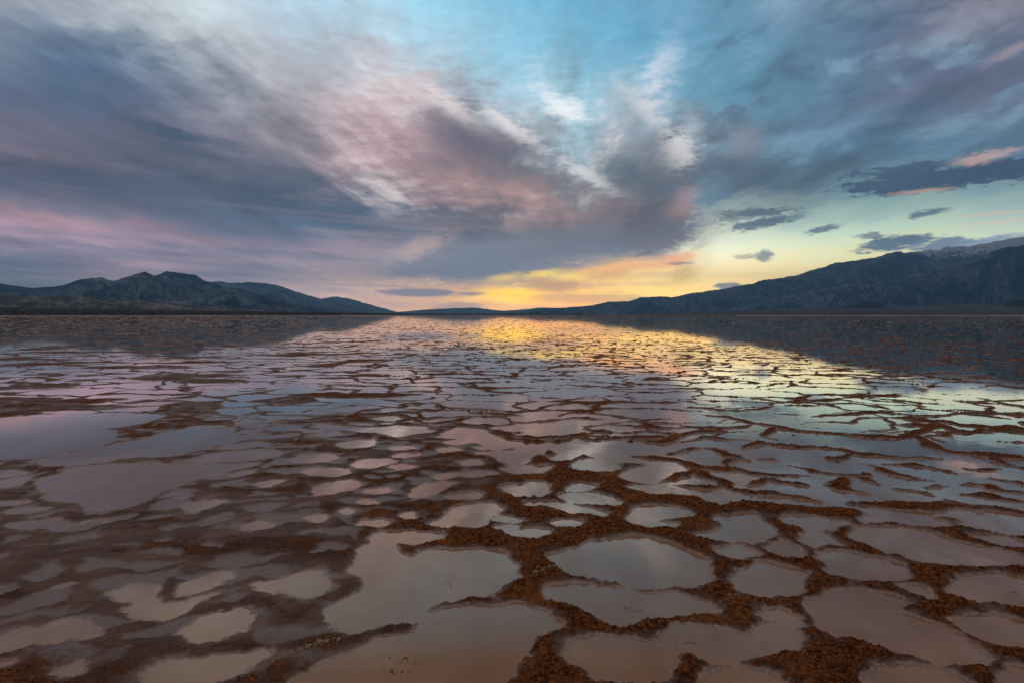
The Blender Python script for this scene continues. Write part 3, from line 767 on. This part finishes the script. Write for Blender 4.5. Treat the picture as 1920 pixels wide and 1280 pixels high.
# beyond the frame the same kind of pools go on
e1, e2 = voronoi((GX_ * 1.25 + 0.35 * fbm(GX_ * 1.1, GY_ * 1.1, 3, 141)).astype(np.float32), (GY_ * 1.45 + 0.35 * fbm(GX_ * 1.1 + 20, GY_ * 1.1, 3, 143)).astype(np.float32), 21)
Ds = np.clip(0.10 + 0.06 * fbm(GX_ * .9, GY_ * .9, 2, 147) - (e2 - e1) * 0.45, -CAP, CAP)
beyond = np.maximum(sst(np.abs(GX_ / GY_), 0.95, 1.08), sst(-GY_, -1.86, -1.70))
Dm = Dm * (1 - beyond) + Ds * beyond
D = Dm * zone + Dw * (1 - zone)
fade = np.clip(4.0 / GY_, 0.0, 1) ** 1.5
D = D - (0.021 * sst(GX_ / GY_, -0.45, -0.2) + 0.026 * sst(GY_, 3.0, 6.0)) * zone
D = D + 0.016 * fbm(GX_ * 9, GY_ * 9, 2, 61) + 0.008 * fbm(GX_ * 18, GY_ * 18, 2, 63) * np.clip(8.0 / GY_, 0, 1) + 0.010 * fbm(GX_ * 34, GY_ * 34, 3, 66) * fade

# soft wet mud on the left, crumbly dark ridges on the right
sx = GX_ / GY_
soft = sst(-(sx + 0.28 + 0.10 * fbm(GX_ * 0.8, GY_ * 0.8, 3, 71)), -0.16, 0.16) * sst(GY_, 1.6, 2.6)
soft = np.maximum(soft, 0.85 * sst(-(sx + 0.06) + 0.1 * fbm(GX_, GY_, 2, 73), -0.10, 0.10) * sst(GY_, 3.4, 4.2) * sst(GY_, 8, 6.0))
H_ = 0.046 * (1 - soft) + 0.020 * soft
H_ = H_ * (1 + 0.35 * fbm(GX_ * 2.0, GY_ * 2.0, 2, 75)) * (1 - 0.55 * sst(GY_, 3.5, 11)) * (1 - 0.40 * sst(GY_, 14, 40))
Wd = 0.075 * (1 - soft) + 0.10 * soft
pos = np.clip(D, 0, None); neg = np.clip(D, None, 0)
h = H_ * (1 - np.exp(-pos / Wd)) - 0.030 * (1 - np.exp(neg / 0.09))
rel = pos / (pos + Wd)
strips = fbm(GX_ * 1.0 + 0.6 * GY_, GY_ * 3.6, 5, 81)
crumb = (1 - soft) * sst(rel + 0.20 * fbm(GX_ * 6, GY_ * 6, 3, 83) + 0.12 * fbm(GX_ * 25, GY_ * 25, 2, 84), 0.12, 0.50) + soft * (0.50 + 0.40 * sst(GY_, 3.6, 5.0)) * sst(rel + 0.15 * fbm(GX_ * 7, GY_ * 7, 3, 86), 0.15, 0.65) * sst(strips + 0.35 * fbm(GX_ * 8, GY_ * 8, 3, 85), -0.40, 0.70)
fu = GX_ * 2.1 + 0.9 * GY_ + 0.5 * fbm(GX_ * 2, GY_ * 2, 3, 131); fv = GY_ * 3.6 - 0.9 * GX_ + 0.5 * fbm(GX_ * 2 + 9, GY_ * 2, 3, 133)
g1, g2 = voronoi(fu.astype(np.float32), fv.astype(np.float32), 9)
cellin = (g2 - g1) + 0.30 * fbm(GX_ * 5, GY_ * 5, 3, 135) + 0.25 * fbm(GX_ * 1.3, GY_ * 2.2, 2, 137)
film = soft * sst(cellin, 0.20, 0.50) * sst(GY_, 9.5, 7.0)
crumb = crumb * (1 - 0.9 * film)
dips = film * 0.010 * sst(GY_, 1.9, 2.6)
near = np.clip(3.2 / GY_, 0, 1)
clod = 0.0075 * (ridged(GX_ * 22, GY_ * 22, 3, 91) - 0.55) + 0.0042 * fbm(GX_ * 75, GY_ * 75, 3, 95) * near
lump = 0.013 * fbm(GX_ * 4.5, GY_ * 4.5, 3, 97)
up = sst(pos, 0.0, 0.05)
h = h + up * (crumb * clod * 1.5 * np.clip(9.0 / GY_, 0.25, 1) + lump * (0.4 + 0.8 * crumb)) + up * 0.0010 * fbm(GX_ * 40, GY_ * 40, 2, 99)
h = h + up * soft * (0.006 * crumb) - np.minimum(dips, np.clip(h - 0.0015, 0, None)) * up
# sink the far rim of the grid into the plain
h = h.astype(np.float32)

verts = np.stack([GX_, GY_, h], -1).reshape(-1, 3)
flat = mesh_obj('mud_flat', verts, grid_quads(NR, NC), MUD, True, None, {'crumb': crumb.astype(np.float32), 'film': film.astype(np.float32), 'shore': np.exp(-((D - 0.006) / (0.007 + 0.0009 * GY_)) ** 2).astype(np.float32)})
flat['kind'] = 'structure'

# water: every pool is a sheet of its own at the common level
below = h < 0.0
wet = below[:-1, :-1] | below[1:, :-1] | below[:-1, 1:] | below[1:, 1:]
parent = []
runs = []
prev = []
def find(i):
    while parent[i] != i:
        parent[i] = parent[parent[i]]; i = parent[i]
    return i
for r in range(NR - 1):
    line = np.concatenate([[False], wet[r], [False]])
    dd = np.flatnonzero(line[1:] != line[:-1])
    cur = []
    k = 0
    for a, b in zip(dd[::2], dd[1::2]):
        i = len(runs); runs.append((r, int(a), int(b))); parent.append(i); cur.append((a, b, i))
        while k < len(prev) and prev[k][1] <= a: k += 1
        kk = k
        while kk < len(prev) and prev[kk][0] < b:
            ra, rb = find(prev[kk][2]), find(i)
            if ra != rb: parent[rb] = ra
            kk += 1
    prev = cur
groups = {}
for i, (r, a, b) in enumerate(runs):
    groups.setdefault(find(i), []).append((r, a, b))
FR = 0.9


def seen(rs):
    s_ = 0.0
    for r, a, b in rs:
        if rows_px[r] > 1280: continue
        lo, hi = max(TX[a], -FR), min(TX[b], FR)
        if hi > lo: s_ += (hi - lo) * F * (rows_px[r] - rows_px[r + 1])
    return s_


def sheet(name, rs):
    rs = np.array(rs)
    r, a, b = rs[:, 0], rs[:, 1], rs[:, 2]
    ya, yb = Yw[r], Yw[r + 1]
    z = np.zeros_like(ya)
    v = np.stack([np.stack([ya * TX[a], ya, z], -1), np.stack([ya * TX[b], ya, z], -1), np.stack([yb * TX[b], yb, z], -1), np.stack([yb * TX[a], yb, z], -1)], 1).reshape(-1, 3)
    return mesh_obj(name, v, np.arange(len(v), dtype=np.int32).reshape(-1, 4), WATER, False, flat)


ranked = sorted(groups.values(), key=lambda rs: -seen(rs))
rest = []
for i, rs in enumerate(ranked):
    if i < 260 and seen(rs) > 25:
        sheet('pool', rs)
    else:
        rest += rs
if rest:
    o = sheet('puddles', rest); o['kind'] = 'stuff'

# ------------------------------------------------------------------ crumbs, salt and scum on the flat
def height_at(x, y):
    r = np.clip(np.searchsorted(Yw, y), 1, NR - 1)
    c = np.clip(np.searchsorted(TX, x / y), 1, NC - 1)
    return h[r, c], crumb[r, c]


OCT = np.array([(1, 0, 0), (-1, 0, 0), (0, 1, 0), (0, -1, 0), (0, 0, 1), (0, 0, -1)], np.float32)
OCF = np.array([(0, 2, 4), (2, 1, 4), (1, 3, 4), (3, 0, 4), (2, 0, 5), (1, 2, 5), (3, 1, 5), (0, 3, 5)], np.int32)


def grains(name, x, y, z, size, mat, rg, flat_=1.0, parent_=None):
    """angular crumbs, each an uneven eight-sided lump, joined"""
    n = len(x)
    v = OCT[None] * (1 + rg.uniform(-.45, .45, (n, 6, 1))) + rg.normal(0, .18, (n, 6, 3))
    v = v * (size[:, None, None] * rg.uniform(.7, 1.35, (n, 1, 3)))
    v[:, :, 2] *= flat_
    th = rg.uniform(0, 6.28, n)
    c_, s_ = np.cos(th)[:, None], np.sin(th)[:, None]
    vx, vy = v[:, :, 0] * c_ - v[:, :, 1] * s_, v[:, :, 0] * s_ + v[:, :, 1] * c_
    p = np.stack([vx + x[:, None], vy + y[:, None], v[:, :, 2] + z[:, None]], -1).reshape(-1, 3)
    t = (OCF[None] + (np.arange(n) * 6)[:, None, None]).reshape(-1, 3)
    return mesh_obj(name, p, t, mat, False, parent_)


rg = np.random.RandomState(77)
n = 60000
yy = 1.55 * np.exp(rg.uniform(0, 1.25, n)); xx = yy * rg.uniform(-1.05, 1.05, n)
hz, cz = height_at(xx, yy)
keep = (cz > 0.45) & (hz > 0.012) & (fbm(xx * 3, yy * 3, 2, 120) > -0.15)
xx, yy, hz = xx[keep][:11000], yy[keep][:11000], hz[keep][:11000]
mc, q = material('crumb_mud')
p = q.n('ShaderNodeBsdfPrincipled')
q.put(p.inputs['Base Color'], q.mix(q.smooth(q.noise(obj_co(q), 60.0, 3), 0.35, 0.65), (0.060, 0.022, 0.010, 1), (0.36, 0.15, 0.062, 1)))
p.inputs['Roughness'].default_value = 0.95; p.inputs['Specular IOR Level'].default_value = 0.1
finish(q, p.outputs[0])
sz = 0.0022 * np.exp(rg.normal(0.25, 0.5, len(xx))); sz = np.clip(sz, 0.0015, 0.009)
o = grains('mud_crumbs', xx, yy, hz + sz * 0.3, sz, mc, rg, 0.8, flat); o['kind'] = 'stuff'

ms, q = material('salt_crystals')
p = q.n('ShaderNodeBsdfPrincipled')
q.put(p.inputs['Base Color'], q.mix(q.smooth(q.noise(obj_co(q), 90.0, 3), 0.35, 0.6), (0.20, 0.12, 0.065, 1), (0.52, 0.40, 0.26, 1)))
p.inputs['Roughness'].default_value = 0.6
finish(q, p.outputs[0])
CRUSTS = [
 ('pale salt crust on the mud ridge between the two large central pools', [(985,1089),(1003,1080),(1022,1073),(1040,1068)], 130, 0.014),
 ('long pale salt crust along the ridge left of the bottom pool', [(500,1254),(533,1236),(567,1221),(610,1211),(655,1203)], 300, 0.016),
 ('small pale salt crust on the ridge below the round pool at right', [(1352,1133),(1378,1125),(1402,1120)], 70, 0.012),
]
for lab, pts, n, wd in CRUSTS:
    pg = chaikin(np.array([pix_ground(*p_) for p_ in pts]), False, 2)
    t = rg.uniform(0, len(pg) - 1.001, n); i = t.astype(int); f_ = (t - i)[:, None]
    pc = pg[i] * (1 - f_) + pg[i + 1] * f_ + rg.normal(0, wd, (n, 2)) * (0.5 + 0.5 * np.abs(np.sin(t * 2.1)))[:, None]
    hz, _ = height_at(pc[:, 0], pc[:, 1])
    ok = hz > 0.003
    pc, hz = pc[ok], hz[ok]
    sz = np.clip(0.0024 * np.exp(rg.normal(0, 0.5, len(pc))), 0.0015, 0.008)
    o = grains('salt_crust', pc[:, 0], pc[:, 1], hz + sz * 0.4, sz, ms, rg)
    o['label'] = lab; o['category'] = 'salt crust'; o['kind'] = 'stuff'

bx, by = [], []
for px_, py_, n, w_, hgt in [(1178,1142,26,16,5),(1195,1146,14,12,3),(780,1236,34,34,8),(735,1258,20,20,6),(1240,1050,10,20,6),(1690,1052,24,40,4),(1620,1185,18,30,8),(1895,1111,10,14,3),(1290,1205,12,20,5),(830,1095,12,24,5)]:
    for _ in range(n):
        a_, b_ = pix_ground(px_ + rg.normal(0, w_ * .6), py_ + rg.normal(0, hgt * .6)); bx.append(a_); by.append(b_)
bx, by = np.array(bx), np.array(by)
hz, _ = height_at(bx, by)
ok = hz < -0.004
bx, by = bx[ok], by[ok]
o = grains('floating_scum', bx, by, np.full(len(bx), 0.0012), np.clip(0.0020 * np.exp(rg.normal(0, .6, len(bx))), .0008, .006), mc, rg, 0.15, flat); o['kind'] = 'stuff'

# ------------------------------------------------------------------ plain beyond, to the horizon
def plain_material():
    m, q = material('playa_mud')
    co = obj_co(q)
    st = q.n('ShaderNodeMapping'); q.put(st.inputs[0], co); st.inputs['Scale'].default_value = (0.004, 0.012, 1)
    n1 = q.noise(S(q, st.outputs[0]), 1.0, 6, 0.6)
    colr = q.mix(q.smooth(n1, 0.4, 0.62), (0.075, 0.042, 0.028, 1), (0.15, 0.10, 0.075, 1))
    p = q.n('ShaderNodeBsdfPrincipled'); q.put(p.inputs['Base Color'], colr); p.inputs['Roughness'].default_value = 0.75
    p.inputs['Specular IOR Level'].default_value = 0.2
    finish(q, p.outputs[0])
    return m


E = 36000.0
pl = mesh_obj('playa', [(-E, -E, -0.09), (E, -E, -0.09), (E, E, -0.09), (-E, E, -0.09)], [(0, 1, 2, 3)], plain_material(), False)
pl['kind'] = 'structure'


def salt_material():
    m, q = material('salt_crust')
    n1 = q.noise(obj_co(q), 0.05, 6, 0.65)
    p = q.n('ShaderNodeBsdfPrincipled')
    q.put(p.inputs['Base Color'], q.mix(q.smooth(n1, 0.35, 0.6), (0.30, 0.24, 0.20, 1), (0.74, 0.68, 0.62, 1)))
    p.inputs['Roughness'].default_value = 0.8
    finish(q, p.outputs[0])
    return m


SALT = salt_material()


def salt_strip(name, px0, px1, y_mid, thick, seed):
    """a long low bank of white salt crust lying on the plain"""
    n = 160
    t = np.linspace(0, 1, n)
    px = px0 + (px1 - px0) * t
    v = []
    for i in range(n):
        w = thick * (0.35 + 0.65 * math.sin(math.pi * t[i]) ** 0.4) * (0.7 + 0.6 * float(pn(np.array([t[i] * 14]), np.array([seed * 3.3]), seed)[0]))
        w = max(w, 0.05)
        c = y_mid + 0.25 * float(pn(np.array([t[i] * 9]), np.array([seed * 1.7]), seed + 5)[0])
        a_, b_ = pix_ground(px[i], c + w / 2), pix_ground(px[i], c - w / 2)
        m_ = ((a_[0] + b_[0]) / 2, (a_[1] + b_[1]) / 2)
        v += [(a_[0], a_[1], -0.086), (m_[0], m_[1], 0.10), (b_[0], b_[1], -0.086)]
    q = [(3 * i + k, 3 * i + 3 + k, 3 * i + 4 + k, 3 * i + 1 + k) for i in range(n - 1) for k in (0, 1)]
    o = mesh_obj(name, v, q, SALT, True)
    o['kind'] = 'structure'
    return o


salt_strip('salt_flat', -500, 800, 592.9, 1.1, 1)
salt_strip('salt_flat', 640, 1080, 592.2, 0.6, 2)
salt_strip('salt_flat', 1380, 2500, 592.3, 0.8, 3)

# ------------------------------------------------------------------ mountains
def rock_material(name, dark, pale, strata, zs=None, scale=0.0012):
    m, q = material(name)
    co = obj_co(q)
    n1 = q.noise(co, scale, 7, 0.62, 0.4)
    mp = q.n('ShaderNodeMapping'); q.put(mp.inputs[0], co); mp.inputs['Scale'].default_value = (0.25, 0.25, 3.0)
    n2 = q.noise(S(q, mp.outputs[0]), scale * 2.2, 5, 0.6, 0.6)
    n3 = q.noise(co, scale * 7, 5, 0.65)
    c = q.mix(q.smooth(n1, 0.42, 0.60), dark, pale)  # rock tones, contrast raised to paint in lit and shaded relief
    c = q.mix(q.smooth(n2, 0.52, 0.68, 0, 0.6), c, strata)
    c = q.mix(q.smooth(n3, 0.45, 0.56, 0, 0.75), c, dark)  # fine dark blotches put into the colour as gully shade
    if zs is not None:
        sp = q.n('ShaderNodeSeparateXYZ'); q.put(sp.inputs[0], co)
        z = S(q, sp.outputs[2])
        ge = q.n('ShaderNodeNewGeometry'); sn = q.n('ShaderNodeSeparateXYZ'); q.t.links.new(ge.outputs['Normal'], sn.inputs[0])
        k = q.smooth(z + (n3 - 0.5) * 1500 + (n1 - 0.5) * 500, zs, zs + 120)
        c = q.mix(k, c, (0.80, 0.83, 0.88, 1))
    p = q.n('ShaderNodeBsdfPrincipled'); q.put(p.inputs['Base Color'], c)
    p.inputs['Roughness'].default_value = 0.92; p.inputs['Specular IOR Level'].default_value = 0.1
    bp = q.n('ShaderNodeBump'); q.put(bp.inputs['Height'], n3 + n1); bp.inputs['Strength'].default_value = 1.0; bp.inputs['Distance'].default_value = 0.16 / scale
    q.t.links.new(bp.outputs[0], p.inputs['Normal'])
    finish(q, p.outputs[0])
    return m


def mountain(name, prof, r_front, r_crest, mat, seed, rows=56, step=1.6, rough=0.42, power=1.25, freq=1.0, jag=1.0):
    prof = sorted(prof)
    pa = np.array([pix_ae(*p)[0] for p in prof]); pe = np.array([math.tan(R(pix_ae(*p)[1])) for p in prof])
    n = int((prof[-1][0] - prof[0][0]) / (step * 1.35))
    a = np.linspace(pa[0], pa[-1], n)
    e = np.clip(np.interp(a, pa, pe), 0.0, None)
    km = R(1) * r_crest / 1000.0                          # kilometres along the crest per degree
    e = e * (1 + jag * 0.035 * fbm(a * 2.3 * km, a * 0 + seed, 4, seed)) + jag * 0.0005 * fbm(a * 9 * km, a * 0 + seed * 2, 3, seed + 9)
    e = np.clip(e, 0, None)
    sback = np.linspace(1.08, 1.6, 8)
    sfr = np.concatenate([np.linspace(0, 1, rows), sback])
    A, Sg = np.meshgrid(a, sfr)
    crest = (e * r_crest)[None, :]
    wob = 0.35 * fbm(A * 0.7 * km, Sg * 2, 3, seed + 21)
    r = r_front + (r_crest - r_front) * Sg
    prof_s = np.where(Sg <= 1, np.clip(Sg, 0, 1) ** power, 1 - 1.5 * (Sg - 1))
    rd = ridged((A * km * freq + wob), Sg * 1.5 + wob, 5, seed + 31)            # spurs and gullies down the slope
    rd2 = ridged((A * km * freq * 3.1 + wob * 2), Sg * 3.5, 4, seed + 41)
    env = np.clip(4 * Sg * (1 - Sg), 0, 1) ** 1.1
    z = crest * prof_s + crest * env * rough * ((rd - 0.72) + 0.55 * (rd2 - 0.72))
    # keep the surveyed skyline: nothing in front rises over the crest's line of sight
    lim = crest / r_crest * r * 0.985
    z = np.where(Sg < 1, np.minimum(z, lim + 0.0), z)
    z = np.maximum(z, -2.0)
    z[0] = -2.0
    ar = np.radians(A)
    v = np.stack([r * np.sin(ar), r * np.cos(ar), z + HC * Sg], -1).reshape(-1, 3)
    o = mesh_obj(name, v, grid_quads(len(sfr), n), mat, True)
    o['kind'] = 'structure'
    return o


RK_L = rock_material('rock_left_haze_tint', (0.030, 0.045, 0.070, 1), (0.26, 0.31, 0.37, 1), (0.58, 0.57, 0.53, 1))  # brown-grey rock tinted blue: distance haze painted into its colours
RK_B = rock_material('badlands', (0.075, 0.062, 0.054, 1), (0.36, 0.31, 0.24, 1), (0.66, 0.60, 0.48, 1), None, 0.004)
RK_F = rock_material('alluvium', (0.040, 0.030, 0.028, 1), (0.075, 0.058, 0.050, 1), (0.12, 0.10, 0.08, 1), None, 0.004)
RK_G = rock_material('bajada_right', (0.085, 0.082, 0.085, 1), (0.16, 0.15, 0.15, 1), (0.22, 0.20, 0.19, 1), None, 0.002)
RK_R = rock_material('rock_right_haze_tint', (0.026, 0.041, 0.070, 1), (0.25, 0.31, 0.40, 1), (0.42, 0.38, 0.39, 1))  # blue of the hazy air is mixed into these rock colours too
RK_S = rock_material('rock_snow', (0.075, 0.068, 0.068, 1), (0.12, 0.10, 0.095, 1), (0.15, 0.12, 0.10, 1), 1720.0)
RK_D = rock_material('dark_rock', (0.020, 0.019, 0.021, 1), (0.035, 0.032, 0.034, 1), (0.05, 0.045, 0.045, 1), None, 0.006)
FAR = rock_material('far_rock_haze_tint', (0.12, 0.14, 0.17, 1), (0.22, 0.25, 0.29, 1), (0.26, 0.27, 0.29, 1))  # pale blue of far haze put into the rock colour

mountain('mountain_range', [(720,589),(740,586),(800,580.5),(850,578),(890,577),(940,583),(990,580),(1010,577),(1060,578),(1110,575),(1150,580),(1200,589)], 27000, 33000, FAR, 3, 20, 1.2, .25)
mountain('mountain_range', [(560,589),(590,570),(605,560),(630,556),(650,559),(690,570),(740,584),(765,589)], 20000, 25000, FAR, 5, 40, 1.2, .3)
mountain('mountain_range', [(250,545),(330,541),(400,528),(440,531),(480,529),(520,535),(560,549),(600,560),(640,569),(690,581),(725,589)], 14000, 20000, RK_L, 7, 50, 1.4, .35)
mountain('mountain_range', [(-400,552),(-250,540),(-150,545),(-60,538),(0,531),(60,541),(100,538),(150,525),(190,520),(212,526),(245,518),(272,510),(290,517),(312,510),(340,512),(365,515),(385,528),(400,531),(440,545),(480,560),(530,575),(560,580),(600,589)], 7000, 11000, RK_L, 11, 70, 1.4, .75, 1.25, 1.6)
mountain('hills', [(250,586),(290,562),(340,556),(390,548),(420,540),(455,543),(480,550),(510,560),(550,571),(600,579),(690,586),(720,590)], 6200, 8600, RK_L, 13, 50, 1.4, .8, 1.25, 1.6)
mountain('badland_hills', [(-400,550),(-200,553),(0,552),(40,556),(80,557),(120,555),(200,561),(260,564),(330,570),(400,576),(450,579),(500,584),(540,590)], 4200, 5600, RK_B, 17, 60, 1.3, .7, 1.1, 2.2, 1.6)
mountain('alluvial_fan', [(-400,571),(-200,574),(0,576),(200,579.5),(400,582.5),(560,585),(740,588),(830,590)], 1500, 4000, RK_F, 19, 40, 2.0, .12, 1.0, 1.0, .5)

mountain('mountain_range', [(1560,500),(1600,492),(1640,484),(1655,479),(1690,474),(1740,471),(1770,464),(1830,461),(1880,449),(1920,445),(2000,438),(2200,442),(2500,470)], 16500, 22000, RK_S, 23, 60, 1.4, .35)
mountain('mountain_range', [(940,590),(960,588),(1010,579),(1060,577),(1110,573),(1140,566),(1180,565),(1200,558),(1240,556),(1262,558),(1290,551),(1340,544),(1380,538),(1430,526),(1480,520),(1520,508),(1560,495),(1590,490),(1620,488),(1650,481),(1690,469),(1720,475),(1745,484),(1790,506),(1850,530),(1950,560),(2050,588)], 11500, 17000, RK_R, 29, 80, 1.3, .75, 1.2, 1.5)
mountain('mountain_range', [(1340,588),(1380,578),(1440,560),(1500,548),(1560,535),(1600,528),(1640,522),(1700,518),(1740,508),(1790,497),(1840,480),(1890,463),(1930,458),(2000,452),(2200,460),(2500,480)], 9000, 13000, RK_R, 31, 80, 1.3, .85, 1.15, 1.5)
mountain('alluvial_fan', [(1180,590),(1300,586),(1440,580.5),(1560,577),(1700,574),(1800,572),(1920,572),(2200,569),(2500,572)], 3500, 8600, RK_G, 37, 40, 2.0, .10, 1.0, 1.0, .4)
mountain('dark_hill', [(1568,584),(1585,576),(1602,571),(1625,564),(1645,566),(1656,574),(1690,584)], 6500, 7600, RK_D, 41, 30, 1.0, .4, 1.0, 1.5)
mountain('dark_hill', [(1868,582),(1890,569),(1905,564),(1930,559),(1990,556),(2060,566),(2110,582)], 6300, 7500, RK_D, 43, 30, 1.0, .4, 1.0, 1.5)

# ------------------------------------------------------------------ far scrub, one mass
def leaf_material(name, c0, c1):
    m, q = material(name)
    p = q.n('ShaderNodeBsdfPrincipled'); q.put(p.inputs['Base Color'], q.mix(q.noise(obj_co(q), 0.3, 3), c0, c1)); p.inputs['Roughness'].default_value = 0.9
    finish(q, p.outputs[0])
    return m


def scrub(name, n, px_range, r_range, hmin, hmax, seed, slope=None, lab='dark desert scrub dotted over the low fan at far left'):
    rg = np.random.RandomState(seed)
    V, T = [], []
    for _ in range(n):
        px = rg.uniform(*px_range); rr = rg.uniform(*r_range)
        az_ = R(pix_ae(px, 585)[0]); x0, y0 = rr * math.sin(az_), rr * math.cos(az_)
        hh = rg.uniform(hmin, hmax)
        z0 = slope(rr, px) if slope else 0.0
        for _k in range(9):                                # a clump of upright leafy flakes
            b = len(V); th = rg.uniform(0, math.pi); w = hh * rg.uniform(.35, .8); ox, oy = rg.normal(0, hh * .5, 2); top = hh * rg.uniform(.5, 1)
            cx, sx_ = math.cos(th) * w, math.sin(th) * w
            V += [(x0 + ox - cx, y0 + oy - sx_, z0 - .3), (x0 + ox + cx, y0 + oy + sx_, z0 - .3), (x0 + ox + cx * .6, y0 + oy + sx_ * .6, z0 + top), (x0 + ox - cx * .5, y0 + oy - sx_ * .5, z0 + top * .9)]
            T.append((b, b + 1, b + 2, b + 3))
    o = mesh_obj(name, V, T, leaf_material(name, (0.020, 0.022, 0.014, 1), (0.045, 0.045, 0.03, 1)), False)
    o['kind'] = 'stuff'
    o['label'] = lab
    return o


def fan_z(rr, px):
    prof = [(-400,571),(-200,574),(0,576),(200,579.5),(400,582.5),(560,585),(740,588),(830,590)]
    e = math.tan(R(pix_ae(px, np.interp(px, [p[0] for p in prof], [p[1] for p in prof]))[1])) * 4000
    return e * max(0.0, (rr - 1500) / 2500)


scrub('scrub', 420, (-100, 640), (1500, 2600), 1.2, 3.0, 3, fan_z)
scrub('tree_line', 260, (740, 1090), (4200, 5200), 5.0, 11.0, 5, None, 'thin dark line of far trees below the central hills')

# ------------------------------------------------------------------ the air
m, q = material('haze')
pv = q.n('ShaderNodeVolumePrincipled')
pv.inputs['Color'].default_value = (0.25, 0.63, 1.0, 1)
pv.inputs['Density'].default_value = 4.9e-5
pv.inputs['Anisotropy'].default_value = 0.0
finish(q, None, pv.outputs[0])
HB, HT, HZ0 = 36500.0, 2550.0, -3.5
hv = [(x, y, z) for z in (HZ0, HT) for x, y in ((-HB, -HB), (HB, -HB), (HB, HB), (-HB, HB))]
haze = mesh_obj('haze', hv, [(3, 2, 1, 0), (4, 5, 6, 7), (0, 1, 5, 4), (1, 2, 6, 5), (2, 3, 7, 6), (3, 0, 4, 7)], m, False)
haze['kind'] = 'stuff'
